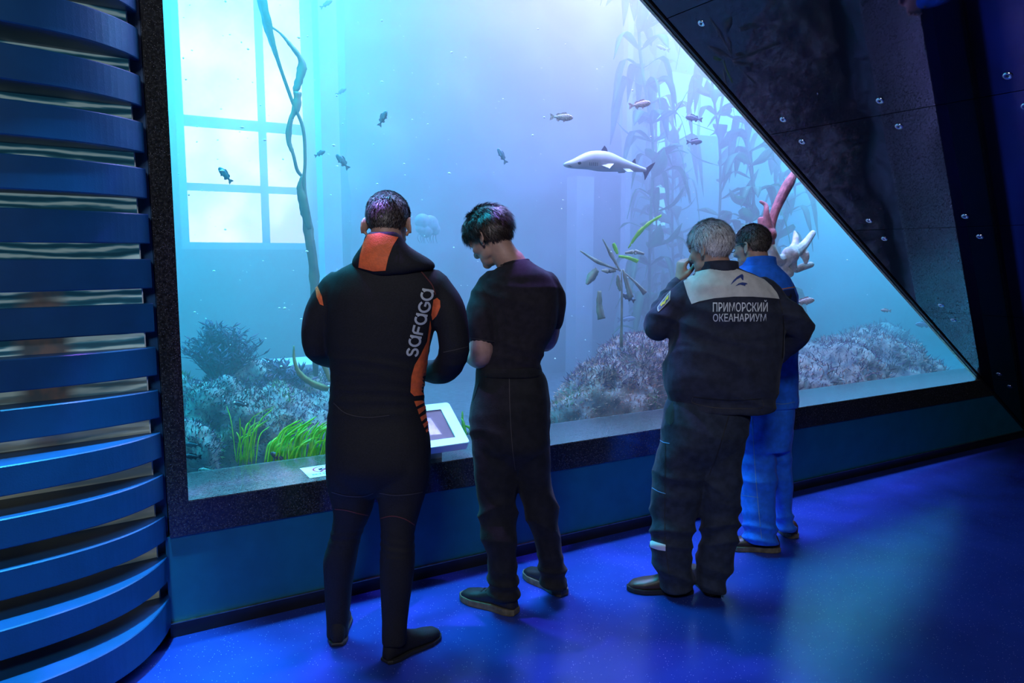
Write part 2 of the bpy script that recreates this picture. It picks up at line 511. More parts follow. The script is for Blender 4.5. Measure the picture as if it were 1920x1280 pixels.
# ------------------------------------------------------------------ slatted wall on the left
def print_mat():
    m, nt, b = new_mat('glowing_water_print')
    N, L = nt.nodes, nt.links
    tc = N.new('ShaderNodeTexCoord')
    mp = N.new('ShaderNodeMapping'); mp.inputs['Scale'].default_value = (1.0, 1.0, 6.0)
    L.new(tc.outputs['Object'], mp.inputs[0])
    wv = N.new('ShaderNodeTexWave'); wv.wave_type = 'BANDS'; wv.bands_direction = 'Z'
    wv.inputs['Scale'].default_value = 1.7; wv.inputs['Distortion'].default_value = 9.0
    wv.inputs['Detail'].default_value = 4; wv.inputs['Detail Scale'].default_value = 1.3
    L.new(mp.outputs[0], wv.inputs['Vector'])
    cr = N.new('ShaderNodeValToRGB'); e = cr.color_ramp.elements
    e[0].position = 0.15; e[0].color = (0.012, 0.07, 0.12, 1)
    e[1].position = 0.95; e[1].color = (0.34, 0.52, 0.56, 1)
    k = e.new(0.6); k.color = (0.04, 0.17, 0.25, 1)
    L.new(wv.outputs['Fac'], cr.inputs[0])
    # paler sand low down in the picture
    sp = N.new('ShaderNodeSeparateXYZ'); L.new(tc.outputs['Object'], sp.inputs[0])
    mr = N.new('ShaderNodeMapRange'); mr.inputs['From Min'].default_value = 1.25; mr.inputs['From Max'].default_value = 0.75
    L.new(sp.outputs['Z'], mr.inputs[0])
    nz = N.new('ShaderNodeTexNoise'); nz.inputs['Scale'].default_value = 3.0
    L.new(mp.outputs[0], nz.inputs['Vector'])
    c2 = N.new('ShaderNodeValToRGB'); c2.color_ramp.elements[0].color = (0.08, 0.13, 0.17, 1); c2.color_ramp.elements[1].color = (0.25, 0.29, 0.25, 1)
    c2.color_ramp.elements[0].position = .4; c2.color_ramp.elements[1].position = .6
    L.new(nz.outputs['Fac'], c2.inputs[0])
    mx = N.new('ShaderNodeMixRGB'); L.new(mr.outputs[0], mx.inputs[0]); L.new(cr.outputs[0], mx.inputs[1]); L.new(c2.outputs[0], mx.inputs[2])
    # brownish blurred shape in the picture
    v2 = N.new('ShaderNodeVectorMath'); v2.operation = 'DISTANCE'
    mp2 = N.new('ShaderNodeMapping'); mp2.inputs['Scale'].default_value = (1, 1, 0.27)
    L.new(tc.outputs['Object'], mp2.inputs[0]); L.new(mp2.outputs[0], v2.inputs[0]); v2.inputs[1].default_value = (-1.70, 2.66, 1.17 * 0.27)
    m3 = N.new('ShaderNodeMapRange'); m3.inputs['From Min'].default_value = 0.11; m3.inputs['From Max'].default_value = 0.06
    L.new(v2.outputs['Value'], m3.inputs[0])
    n3 = N.new('ShaderNodeTexNoise'); n3.inputs['Scale'].default_value = 14; L.new(tc.outputs['Object'], n3.inputs['Vector'])
    c3 = N.new('ShaderNodeValToRGB'); c3.color_ramp.elements[0].color = (0.05, 0.07, 0.09, 1); c3.color_ramp.elements[1].color = (0.10, 0.085, 0.09, 1)
    c3.color_ramp.elements[0].position = .42; c3.color_ramp.elements[1].position = .6
    L.new(n3.outputs['Fac'], c3.inputs[0])
    mx2 = N.new('ShaderNodeMixRGB'); L.new(m3.outputs[0], mx2.inputs[0]); L.new(mx.outputs[0], mx2.inputs[1]); L.new(c3.outputs[0], mx2.inputs[2])
    L.new(mx2.outputs[0], b.inputs['Base Color']); L.new(mx2.outputs[0], b.inputs['Emission Color'])
    b.inputs['Emission Strength'].default_value = 0.32  # faint glow added to brighten the print between the slats
    b.inputs['Roughness'].default_value = 0.15
    return m
M_PRINT = print_mat()
M_PRINT_EDGE = mat('frosted_panel_edge', (0.6, 0.72, 0.75), 0.4, var=0.05)

slat_wall = thing('wall_left', (0, 0, 0), kind='structure')
ML = np.array([-0.79, -0.614, 0]); NM = np.array([0.614, -0.79, 0]); E0 = np.array([-1.403, 2.876, 0])
BULGE = {-3: .30, -2: .30, -1: .30, 0: .27, 1: .24, 2: .22, 3: .20, 4: .15, 5: .08, 6: .03, 7: .09, 8: .10, 9: .21, 10: .24, 11: .25, 12: .33, 13: .43}
SS = np.concatenate([np.linspace(0, 0.5, 22), np.linspace(0.55, 2.2, 18)])
for k in range(-3, 14):
    zt = 0.183 + (13 - k) * 0.1708
    h = 0.113 if k < 9 else 0.103
    zb = zt - h
    if k == 13: zb = 0.055
    B = BULGE[k]
    rings = []
    for s in SS:
        off = 0.012 + B * (1 - math.exp(-s / 0.2)) * (1 if s < 0.9 else math.exp(-((s - 0.9) / 1.6) ** 2))
        f = E0 + ML * s + NM * off; bk = E0 + ML * s - NM * 0.04
        e = 0.004
        rings.append([f + ZD * (zb + e), f + ZD * (zt - e), f - NM * e + ZD * zt, bk + ZD * zt, bk + ZD * zb, f - NM * e + ZD * zb])
    mesh('slat', *loft(rings), M_SLAT, slat_wall, False)
    # picture strip in the gap above this slat
    g = [E0 + ML * 0.035 - NM * 0.004, E0 + ML * 2.2 - NM * 0.004]
    mesh('picture_strip', [g[0] + ZD * zt, g[1] + ZD * zt, g[1] + ZD * (zt + 0.07), g[0] + ZD * (zt + 0.07),
                           g[0] - NM * .01 + ZD * zt, g[1] - NM * .01 + ZD * zt, g[1] - NM * .01 + ZD * (zt + 0.07), g[0] - NM * .01 + ZD * (zt + 0.07)],
         [(0, 1, 2, 3), (4, 7, 6, 5), (0, 3, 7, 4), (1, 5, 6, 2)], M_PRINT, slat_wall, False)
    ge = [E0 + ML * 0.032, E0 + ML * 0.0355]
    mesh('strip_edge', [p + NM * q + ZD * (zt + w) for w in (0, .066) for p in ge for q in (-.012, .002)],
         [(0, 1, 3, 2), (4, 6, 7, 5), (0, 4, 5, 1), (2, 3, 7, 6), (0, 2, 6, 4), (1, 5, 7, 3)], M_PRINT_EDGE, slat_wall, False)
bkp = [E0 - NM * 0.045, E0 + ML * 2.25 - NM * 0.045, E0 + ML * 2.25 - NM * 0.2, E0 - NM * 0.2]
mesh('backing', [p for p in bkp] + [p + ZD * 4.6 for p in bkp], BOXF, M_SLAT, slat_wall, False)
pl = [E0 - ML * 0.002 - NM * .0] + [E0 + ML * s + NM * (-0.02 + .30 * (1 - math.exp(-s / .2))) for s in SS] + [E0 + ML * 2.2 - NM * 0.1, E0 - NM * 0.1]
npl = len(pl)
mesh('slat_plinth', pl + [p + ZD * 0.054 for p in pl], [tuple(range(npl))[::-1], tuple(range(npl, 2 * npl))] + [(i, (i + 1) % npl, npl + (i + 1) % npl, npl + i) for i in range(npl)], M_BLACK, slat_wall, False)

# ------------------------------------------------------------------ leaning wall of black glass panels on the right
AL = math.atan(0.66); U00 = 5.96 + 0.585 / 0.66
def PT(t, v, h=0.0):
    """t up along the slope from the floor, v across (negative = into the hall), h above the visible face"""
    return W(U00 - t * math.cos(AL) + h * math.sin(AL), v, t * math.sin(AL) + h * math.cos(AL))
lean = thing('wall_right', W(U00, 0, 0), kind='structure')
tseam = [-0.02, 1.08, 2.10, 3.14, 4.15, 5.14, 6.16, 7.18, 8.2]
vseam = [0.0, -1.62, -3.24, -4.86, -6.48, -8.1]
g = 0.0025
panel_me = None
for a, b_ in zip(tseam[:-1], tseam[1:]):
    for c_, d_ in zip(vseam[:-1], vseam[1:]):
        V = [PT(t, v, h) for h in (0, 0.012) for (t, v) in ((a + g, c_ - g), (b_ - g, c_ - g), (b_ - g, d_ + g), (a + g, d_ + g))]
        mesh('glass_panel', V, BOXF, M_PANEL, lean, False)
mesh('panel_backing', [PT(t, v, h) for h in (0.014, 0.06) for (t, v) in ((-0.02, 0), (8.3, 0), (8.3, -8.2), (-0.02, -8.2))], BOXF, M_BLACK, lean, False)
mesh('edge_trim', [PT(t, v, h) for h in (-0.014, 0.03) for (t, v) in ((-.02, .022), (8.3, .022), (8.3, 0.002), (-.02, 0.002))], BOXF, M_STEEL, lean, False)
mesh('edge_gasket', [PT(t, v, h) for h in (-0.010, 0.0) for (t, v) in ((-.02, .001), (8.3, .001), (8.3, -0.02), (-.02, -0.02))], BOXF, M_BLACK, lean, False)
bolt0 = bolt1 = None
nD = -(UD * math.sin(AL) + ZD * math.cos(AL))
def bolt_mesh(c):
    prof = [(0.0001, -0.001), (0.0065, -0.001), (0.007, 0.004), (0.016, 0.006), (0.020, 0.004), (0.021, 0.0)]
    a = VN; b_ = np.cross(nD, a)
    rings = [[c + nD * hh + r * (a * math.cos(p) + b_ * math.sin(p)) for p in np.linspace(0, 2 * math.pi, 12, endpoint=False)] for r, hh in prof]
    return loft(rings, False)
for t in tseam[1:-1]:
    for v in (-0.2, -0.8, -1.4, -1.84, -2.44, -3.04):
        for dt in (0.102, -0.102):
            if t > 5 and v < -0.9: continue
            c = PT(t + dt, v)
            if bolt0 is None:
                o = mesh('bolt', *bolt_mesh(c), M_CHROME, lean); bolt0 = o; c0 = c
                nb = loft([[c + nD * 0.0045 + r * (VN * math.cos(p) + np.cross(nD, VN) * math.sin(p)) for p in np.linspace(0, 2 * math.pi, 8, endpoint=False)] for r in (.0055, .0001)], False)
                bolt1 = mesh('bolt_socket', *nb, M_BLACK, o)
            else:
                o = bolt0.copy(); link(o, lean); o.location = Vector(c - c0)
                o2 = bolt1.copy(); link(o2, o)

# ------------------------------------------------------------------ tank: far windows, pier, posts
M_LIT = emit('lit_hall_beyond', (1.0, 0.60, 0.66), 8.0, 1.2, 0.5)
M_LIT2 = emit('lit_hall_beyond_cyan', (0.30, 0.90, 1.0), 9.0, 1.2, 0.4)
def far_window(name, cells, m, v=6.12):
    w = thing(name, W(cells[0][0], v, 1), kind='structure')
    for (u0, u1, z0, z1) in cells:
        MB().add(*wbox(u0, u1, v, v + 0.03, z0, z1)).build('pane', m, w, False)
    au = min(c[0] for c in cells); bu = max(c[1] for c in cells); az = min(c[2] for c in cells); bz = max(c[3] for c in cells)
    for (u0, u1, z0, z1) in ((au - .08, au, az - .08, bz), (bu, bu + .08, az - .08, bz), (au, bu, az - .08, az)):
        MB().add(*wbox(u0, u1, v - .05, v + 0.04, z0, z1)).build('frame_bar', M_TANKPALE, w, False)
    return w
far_window('window_2', [(0.84, 1.66, 3.16, 4.7), (0.84, 1.66, 2.40, 3.03), (0.84, 1.66, 1.72, 2.31),
                        (1.76, 2.7, 3.16, 4.7), (1.76, 2.7, 2.40, 3.03), (1.76, 2.7, 1.72, 2.31)], M_LIT)
far_window('window_3', [(7.75, 8.7, 3.05, 4.5), (7.75, 8.7, 1.9, 2.95), (8.8, 9.6, 3.05, 4.5)], M_LIT2)
up0, up1 = PU(640, 300, 4.3)[0], PU(1172, 300, 4.3)[0]
def rough_block(u0, u1, v0, v1, z0, z1, amp, name, m, seed):
    us_ = np.linspace(u0, u1, 40); zs = np.linspace(z0, z1, 44)
    V = []; Fc = []
    for z in zs:
        for u in us_:
            n = mnoise.fractal(Vector((u * 0.9, z * 0.9, seed)), 0.9, 2.1, 5)
            V.append(W(u, v0 - amp * n, z))
    n = len(us_)
    for i in range(len(zs) - 1):
        for j in range(n - 1):
            a = i * n + j; Fc.append((a, a + 1, a + n + 1, a + n))
    V2, F2 = wbox(u0, u1, v0 + amp, v1, z0, z1)
    b_ = len(V); V.extend(V2); Fc.extend([tuple(i + b_ for i in f) for f in F2])
    return tag(mesh(name, V, Fc, m, None, True), kind='structure')
rough_block(up0 + .1, up1 - .05, 4.35, 6.19, 0.12, 4.88, 0.22, 'rock_pier', M_TANKROCK, 3.1)
ua, ub = PU(604, 300, 3.6)[0], PU(638, 300, 3.6)[0]
tag(MB().add(*wbox(ua, ub, 3.6, 3.8, 0.12, 4.88)).build('tank_post', M_TANKPALE, None, False), kind='structure')
ua, ub = PU(1174, 300, 3.4)[0], PU(1184, 300, 3.4)[0]
tag(MB().add(*wbox(ua, ub, 3.4, 3.48, 0.12, 4.88)).build('tank_post', M_TANKPALE, None, False), kind='structure')
ua, ub = PU(1080, 500, 3.9)[0], PU(1112, 500, 3.9)[0]
tag(MB().add(*wbox(ua, ub, 3.9, 4.1, 0.12, PU(1090, 330, 3.9)[1])).build('tank_post', M_TANKPALE, None, False), kind='structure')
rough_block(PU(1345, 300, 5.0)[0], 12.98, 5.0, 6.19, 0.12, 3.4, 0.35, 'rock_pier', M_TANKROCK, 9.4)

# ------------------------------------------------------------------ reefs
M_ROCK = mat('reef_rock', (0.16, 0.14, 0.16), 0.9, var=0.5, vscale=9, bump=0.8, bscale=30, color2=(0.50, 0.40, 0.34), detail=7)
M_ALG_PUR = mat('purple_algae', (0.08, 0.03, 0.09), 0.7, var=0.5, vscale=12, color2=(0.19, 0.09, 0.17))
M_ALG_RED = mat('red_brown_algae', (0.50, 0.18, 0.14), 0.7, var=0.5, vscale=10, color2=(0.80, 0.50, 0.38))
M_ALG_BRN = mat('brown_turf_algae', (0.09, 0.06, 0.06), 0.8, var=0.4, vscale=10, color2=(0.20, 0.14, 0.13))
M_ALG_GRN = mat('green_algae', (0.08, 0.20, 0.05), 0.7, var=0.4, vscale=10, color2=(0.22, 0.34, 0.08))
M_ALG_PALE = mat('pale_algae', (0.42, 0.33, 0.26), 0.7, var=0.3, vscale=10)
M_GRASS = mat('eelgrass', (0.24, 0.58, 0.03), 0.4, var=0.3, vscale=20, color2=(0.70, 0.92, 0.12), trans=(0.5, 0.9, 0.08))
M_KELP = mat('brown_kelp', (0.055, 0.075, 0.045), 0.5, var=0.4, vscale=10, color2=(0.16, 0.15, 0.07))
M_KELP_TEAL = mat('green_kelp', (0.02, 0.14, 0.10), 0.6, var=0.4, vscale=5, color2=(0.06, 0.36, 0.18), trans=(0.06, 0.6, 0.35))
M_KELP_PALE = mat('pale_kelp', (0.38, 0.36, 0.26), 0.6, var=0.3, vscale=10)

def ribbon(path, widths, twist=0.0, side=(1, 0, 0), th=0.0015, seed=0):
    """thin solid blade along a path"""
    P = np.asarray(path, float); n = len(P)
    T = np.gradient(P, axis=0); T /= np.linalg.norm(T, axis=1)[:, None] + 1e-9
    rings = []
    for i in range(n):
        s = np.asarray(side, float); s = s - T[i] * (s @ T[i]); s /= np.linalg.norm(s) + 1e-9
        b_ = np.cross(T[i], s)
        a = twist * i / max(1, n - 1)
        s2 = s * math.cos(a) + b_ * math.sin(a); b2 = np.cross(T[i], s2)
        w = widths[i] / 2
        rings.append([P[i] - s2 * w, P[i] + b2 * th, P[i] + s2 * w, P[i] - b2 * th])
    return loft(rings, True)

def tri_normals_area(V, Fc):
    V = np.asarray(V); T = np.array([(f[0], f[1], f[2]) for f in Fc] + [(f[0], f[2], f[3]) for f in Fc if len(f) == 4])
    a, b_, c = V[T[:, 0]], V[T[:, 1]], V[T[:, 2]]
    N = np.cross(b_ - a, c - a); A = np.linalg.norm(N, axis=1)
    return T, N / (A[:, None] + 1e-12), A

def tufts(V, Fc, count, length, width, seed, mask=None, upb=0.5, spread=0.7):
    """many small curved algae leaves growing on a surface"""
    r = np.random.default_rng(seed)
    V = np.asarray(V); T, N, A = tri_normals_area(V, Fc)
    w = A * (N[:, 2] > -0.35)
    if mask is not None: w = w * mask(V[T].mean(axis=1))
    idx = r.choice(len(T), count, p=w / w.sum())
    bc = r.dirichlet((1, 1, 1), count)
    P = (V[T[idx]] * bc[:, :, None]).sum(axis=1)
    D = N[idx] + np.array([0, 0, upb]) + r.normal(0, spread, (count, 3)); D /= np.linalg.norm(D, axis=1)[:, None]
    S = np.cross(D, r.normal(0, 1, (count, 3))); S /= np.linalg.norm(S, axis=1)[:, None]
    Lh = length * r.uniform(0.4, 1.2, count)[:, None]; wd = width * r.uniform(0.5, 1.3, count)[:, None]
    bend = r.normal(0, 0.3, (count, 3)) * Lh
    p0 = P - D * Lh * 0.1
    p1 = P + D * Lh * 0.5 + bend * 0.3
    p2 = P + D * Lh + bend
    out = np.stack([p0 - S * wd * .3, p0 + S * wd * .3, p1 + S * wd * .5, p1 - S * wd * .5, p2], axis=1).reshape(-1, 3)
    f = []
    for i in range(count):
        b_ = i * 5; f.append((b_, b_ + 1, b_ + 2, b_ + 3)); f.append((b_ + 3, b_ + 2, b_ + 4))
    return out, f

def reef(name, label, blobs, seed, layers, m=None):
    """blobs: (px, py, v, rx_px, ry_px) ; layers: (part name, material, count, length, width, mask)"""
    shapes = []
    for (px, py, v, rx, ry) in blobs:
        c = PV(px, py, v); sc = np.linalg.norm(PV(px + 10, py, v) - c) / 10
        shapes.append(ellipsoid(c, (rx * sc, rx * sc * 0.8, ry * sc), (0, 0, WANG)))
    V, Fc = fuse(shapes, 0.03, 3)
    N = vnormals(V, Fc)
    d = np.array([mnoise.fractal(Vector(p) * 3.2 + Vector((seed, 0, 0)), 0.8, 2.0, 5) for p in V])
    V = V + N * (d[:, None] * 0.085)
    V[:, 2] = np.maximum(V[:, 2], 0.10)
    base = V.mean(axis=0); base[2] = 0.12
    t = thing(name, base, label, 'reef')
    mesh('rock', V, Fc, m or M_ROCK, t)
    for i, (nm, mm, cnt, ln, wd, mask) in enumerate(layers):
        o = mesh(nm, *tufts(V, Fc, cnt, ln, wd, int(seed * 100) + i, mask), mm, t, False)
        o['kind'] = 'stuff'
    return V, Fc, t

zmask = lambda lo, hi: (lambda P: ((P[:, 2] > lo) & (P[:, 2] < hi)).astype(float) + 1e-6)
nz_mask = lambda sc, sd, th: (lambda P: (fnoise(P, sc, sd) > th).astype(float) + 1e-4)
V1, F1, _ = reef('rocky_reef', 'algae-covered rock mound with eelgrass at its foot beside the granite jamb',
     [(420, 800, 1.25, 95, 90), (350, 850, 1.0, 60, 70), (500, 810, 1.3, 110, 85), (610, 830, 1.25, 100, 85), (440, 720, 1.6, 70, 60), (700, 850, 1.2, 100, 80), (560, 770, 1.7, 80, 60), (800, 870, 1.1, 90, 60), (330, 760, 1.4, 60, 80)], 1.7,
     [('algae', M_ALG_PUR, 15000, .024, .006, None), ('algae', M_ALG_BRN, 8000, .022, .006, nz_mask(7, 1, .2)), ('algae', M_ALG_GRN, 2200, .032, .007, nz_mask(5, 4, .35)), ('algae', M_ALG_BRN, 1200, .022, .006, nz_mask(9, 2, .3))])
V2, F2, _ = reef('rocky_reef', 'tall pinkish mound of red-brown algae behind the ledge between two visitors',
     [(1130, 770, 1.15, 80, 75), (1200, 750, 1.2, 75, 95), (1080, 800, 1.05, 55, 50), (1170, 700, 1.35, 50, 45), (1290, 770, 1.2, 80, 80), (1215, 680, 1.5, 38, 38)], 5.2,
     [('algae', M_ALG_RED, 15000, .026, .0065, None), ('algae', M_ALG_PALE, 3000, .026, .007, nz_mask(8, 1, .1)), ('algae', M_ALG_PUR, 4000, .045, .008, zmask(0.62, 3)), ('algae', M_ALG_GRN, 900, .03, .007, nz_mask(6, 3, .4))])
V3, F3, _ = reef('rocky_reef', 'low purple algae bed running toward the corner under the leaning wall',
     [(1550, 720, 1.3, 80, 50), (1620, 710, 1.5, 80, 55), (1480, 740, 1.2, 70, 50), (1700, 715, 1.25, 50, 28), (1400, 740, 1.3, 90, 60), (1640, 670, 2.2, 50, 38)], 8.8,
     [('algae', M_ALG_PUR, 9000, .055, .008, None), ('algae', M_ALG_RED, 3500, .04, .008, nz_mask(4, 1, .0)), ('algae', M_ALG_PALE, 1200, .03, .007, nz_mask(6, 5, .25))])

# bushy purple seaweed on the rocks
def seaweed(name, label, base, height, spread, m, seed, n=70):
    r = random.Random(seed)
    t = thing(name, base, label, 'seaweed', 'bushy seaweed on the rocks')
    mb = MB()
    for i in range(n):
        a = r.uniform(0, 6.283); q = r.uniform(0.1, 1) * spread; h = height * r.uniform(.5, 1) * (1 - 0.5 * q / spread)
        p0 = np.array(base) + np.array([math.cos(a) * q * .3, math.sin(a) * q * .3, -0.02])
        p2 = np.array(base) + np.array([math.cos(a) * q, math.sin(a) * q, h])
        p1 = (p0 + p2) / 2 + np.array([r.uniform(-.03, .03), r.uniform(-.03, .03), h * .1])
        path = smooth_path([p0, p1, p2], 4)
        mb.add(*tube(path, np.linspace(.006, .002, len(path)), 4, 1))
        for w in range(2, len(path)):
            for sgn in (-1, 1):
                d = np.array([r.uniform(-1, 1), r.uniform(-1, 1), r.uniform(0.1, .8)]); d /= np.linalg.norm(d)
                ln = r.uniform(.03, .07)
                mb.add(*ribbon([path[w], path[w] + d * ln * .5, path[w] + d * ln], [.006, .014, .002], 0, (r.uniform(-1, 1), r.uniform(-1, 1), 0.1)))
    mb.build('fronds', m, t, True)
    return t
seaweed('bushy_seaweed', 'dark feathery seaweed crowning the mound by the granite jamb', PV(415, 700, 1.55), .36, .26, M_ALG_PUR, 3, 110)
seaweed('bushy_seaweed', 'low dark seaweed bush on the rock beside the pale slab', PV(520, 735, 1.5), .22, .25, M_ALG_PUR, 4, 80)
seaweed('bushy_seaweed', 'dark seaweed tuft on top of the pinkish mound', PV(1165, 700, 1.3), .20, .16, M_ALG_PUR, 5, 70)
seaweed('bushy_seaweed', 'brown seaweed tuft on the pinkish mound nearer the raised arm', PV(1215, 690, 1.35), .20, .14, M_ALG_RED, 6, 60)
seaweed('bushy_seaweed', 'reddish spiky seaweed at the end of the low purple bed', PV(1690, 715, 1.2), .26, .28, M_ALG_RED, 8, 90)
seaweed('bushy_seaweed', 'dark seaweed bush in the middle of the low purple bed', PV(1570, 700, 1.4), .30, .35, M_ALG_PUR, 9, 110)

# pale slab lying behind the left mound
pb = PV(560, 735, 1.9)
slab = thing('concrete_slab', pb, 'pale flat concrete slab lying behind the left rock mound', 'slab')
ua = PU(470, 720, 1.9)[0]; ub = PU(640, 700, 1.9)[0]; zt = PU(560, 692, 1.9)[1]
MB().add(*wbox(ua, ub, 1.9, 2.1, 0.1, zt)).build('block', M_TANKPALE, slab, False)
MB().add(*wbox(ua - .03, ub + .03, 1.88, 2.3, zt, zt + .03)).build('cap', M_TANKPALE, slab, False)

# eelgrass
def grass(label, base_px, v, n, hgt, spread, lean, seed, wd=.014):
    r = random.Random(seed)
    base = PV(*base_px, v)
    t = thing('eelgrass', base, label, 'grass', 'eelgrass clumps')
    for i in range(n):
        du = r.uniform(-spread, spread); dv = r.uniform(-.08, .08)
        b_ = base + UD * du + VN * dv
        h = hgt * r.uniform(.55, 1.1)
        ln = lean + r.uniform(-.25, .35)
        tip = b_ + ZD * h * r.uniform(.6, 1) + UD * h * ln + VN * r.uniform(-.1, .1)
        mid = (b_ + tip) / 2 + ZD * h * .2 - UD * ln * h * .15
        path = smooth_path([b_, mid, tip], 5)
        w = wd * r.uniform(.7, 1.3)
        wds = [w * (.6 + .4 * math.sin(math.pi * min(1, k / (len(path) - 1) * .9 + .05))) * (1 if k < len(path) - 1 else .15) for k in range(len(path))]
        mesh('blade', *ribbon(path, wds, r.uniform(-.8, .8), UD, .001), M_GRASS, t)
    return t
grass('bright green eelgrass clump leaning over beside the no-flash sticker', (560, 866), .62, 90, .23, .17, .38, 11, .011)
grass('thin pale green eelgrass tuft in front of the left mound', (462, 868), .70, 22, .34, .045, .12, 12, .007)
grass('green eelgrass sprouting behind the touch screen', (850, 835), .75, 36, .22, .22, -.2, 13, .014)

# tall kelp stalk in front of the far window
kelp = thing('kelp', PV(592, 700, 1.3), 'long twisted brown kelp stalk rising past the bright far window', 'kelp', 'kelp plants')
def kribbon(pts, wpx, v, tw, m=M_KELP, name='blade', parent=None, th=.010):
    P3 = [PV(x, y, v) for x, y in pts]
    path = smooth_path(P3, 6)
    sc = np.linalg.norm(PV(pts[0][0] + 10, pts[0][1], v) - PV(*pts[0], v)) / 10
    wk = np.interp(np.linspace(0, 1, len(path)), np.linspace(0, 1, len(wpx)), wpx) * sc
    r_ = random.Random(len(pts) * 7 + int(pts[0][0]))
    wk = [w * r_.uniform(.85, 1.15) for w in wk]
    return mesh(name, *ribbon(path, wk, tw, UD, th), m, parent or kelp)
kribbon([(592, 705), (590, 560), (588, 500), (578, 430), (570, 350), (572, 300), (568, 240), (548, 190), (520, 110), (500, 40), (480, -60), (470, -160)], [10, 16, 24, 26, 15, 13, 17, 28, 20, 32, 34, 26], 1.3, 2.2, name='stipe')
kribbon([(500, 45), (525, 62), (545, 85), (562, 108), (566, 128), (556, 165), (551, 172)], [4, 4, 8, 10, 20, 18, 6], 1.28, 1.0)
kribbon([(558, 172), (556, 200), (545, 225), (541, 262), (550, 290), (557, 318), (566, 330)], [14, 16, 10, 18, 16, 10, 6], 1.27, -1.4)
kribbon([(566, 330), (562, 350), (566, 370), (572, 400), (580, 430)], [4, 10, 16, 18, 10], 1.25, .8)
kelp2 = thing('kelp', PV(556, 700, 1.1), 'short curved yellowish kelp stalk beside the pale slab', 'kelp', 'kelp plants')
M_KELP_Y = mat('yellow_kelp', (0.30, 0.26, 0.10), 0.5, var=0.3, vscale=15)
kribbon([(551, 648), (552, 675), (562, 700), (585, 718), (615, 730)], [3, 6, 10, 14, 14], 1.0, .6, M_KELP_Y, parent=kelp2)
kribbon([(600, 680), (610, 690), (618, 715)], [4, 9, 6], 1.0, .6, M_KELP_Y, parent=kelp2)

# green kelp forest in front of the right far window
kb = None
for i, (px, v, h, lab) in enumerate([(1205, 2.4, 4.2, 'beside the slender pale post'), (1262, 3.2, 3.2, 'in front of the cyan far window'), (1335, 2.4, 4.2, 'before the dark far rock'),
                                     (1395, 2.0, 3.4, 'behind the man with glasses'), (1450, 2.6, 3.4, 'behind the pale sea star'), (1225, 4.0, 4.4, 'close to the far window edge')]):
    r = random.Random(100 + i)
    b_ = PV(px, 640, v); b_[2] = 0.12
    t = thing('kelp', b_, 'tall leafy green kelp growing ' + lab, 'kelp', 'kelp plants')
    pts = [b_ + np.array([r.uniform(-.1, .1), r.uniform(-.1, .1), h * k / 5]) for k in range(6)]
    path = smooth_path(pts, 5)
    mesh('stipe', *tube(path, .014, 6, 1), M_KELP_TEAL, t)
    for k in range(84):
        q = r.uniform(.08, 1); c = path[int(q * (len(path) - 1))]
        a = r.uniform(0, 6.283); ln = r.uniform(.3, .7)
        d = np.array([math.cos(a), math.sin(a), 0])
        tip = c + d * ln * .6 + ZD * ln * r.uniform(-.9, .5)
        mid = c + d * ln * .4 + ZD * ln * .15
        p = smooth_path([c, mid, tip], 4)
        w = r.uniform(.08, .17)
        mesh('blade', *ribbon(p, [w * s for s in np.interp(np.linspace(0, 1, len(p)), [0, .3, .7, 1], [.15, .9, .8, .05])], r.uniform(-.6, .6), (-math.sin(a), math.cos(a), 0), .003), M_KELP_TEAL, t)

# pale kelp with thin blades behind the glass, between the visitors
kp = thing('kelp', PV(1165, 660, 1.0), 'pale thin-bladed kelp with a few bright green blades between two visitors', 'kelp', 'kelp plants')
for pts, w, m in [([(1165, 650), (1166, 560), (1165, 505)], [6, 5, 4], M_KELP_PALE), ([(1163, 508), (1145, 475), (1130, 448)], [3, 9, 3], M_KELP_PALE), ([(1160, 506), (1120, 490), (1088, 470)], [2, 7, 3], M_KELP_PALE),
                  ([(1155, 507), (1140, 508), (1128, 507)], [4, 8, 3], M_KELP_PALE), ([(1158, 515), (1160, 530), (1164, 545)], [3, 9, 5], M_KELP_PALE), ([(1168, 505), (1174, 525), (1183, 558)], [3, 8, 8], M_KELP_PALE),
                  ([(1172, 512), (1192, 530), (1210, 550)], [2, 4, 8], M_KELP_PALE), ([(1172, 474), (1190, 472), (1208, 476)], [3, 8, 3], M_KELP_PALE), ([(1120, 505), (1108, 520), (1100, 533)], [10, 14, 4], M_KELP_PALE), ([(1124, 545), (1124, 575), (1128, 598)], [8, 10, 12], M_KELP_PALE),
                  ([(1178, 465), (1195, 440), (1215, 420), (1240, 404)], [2, 8, 7, 5], M_GRASS), ([(1150, 456), (1154, 466), (1158, 476)], [5, 7, 3], M_GRASS), ([(1160, 480), (1178, 483), (1196, 490)], [4, 5, 6], M_GRASS)]:
    kribbon(pts, w, 0.85, .5, m, parent=kp, th=.003)

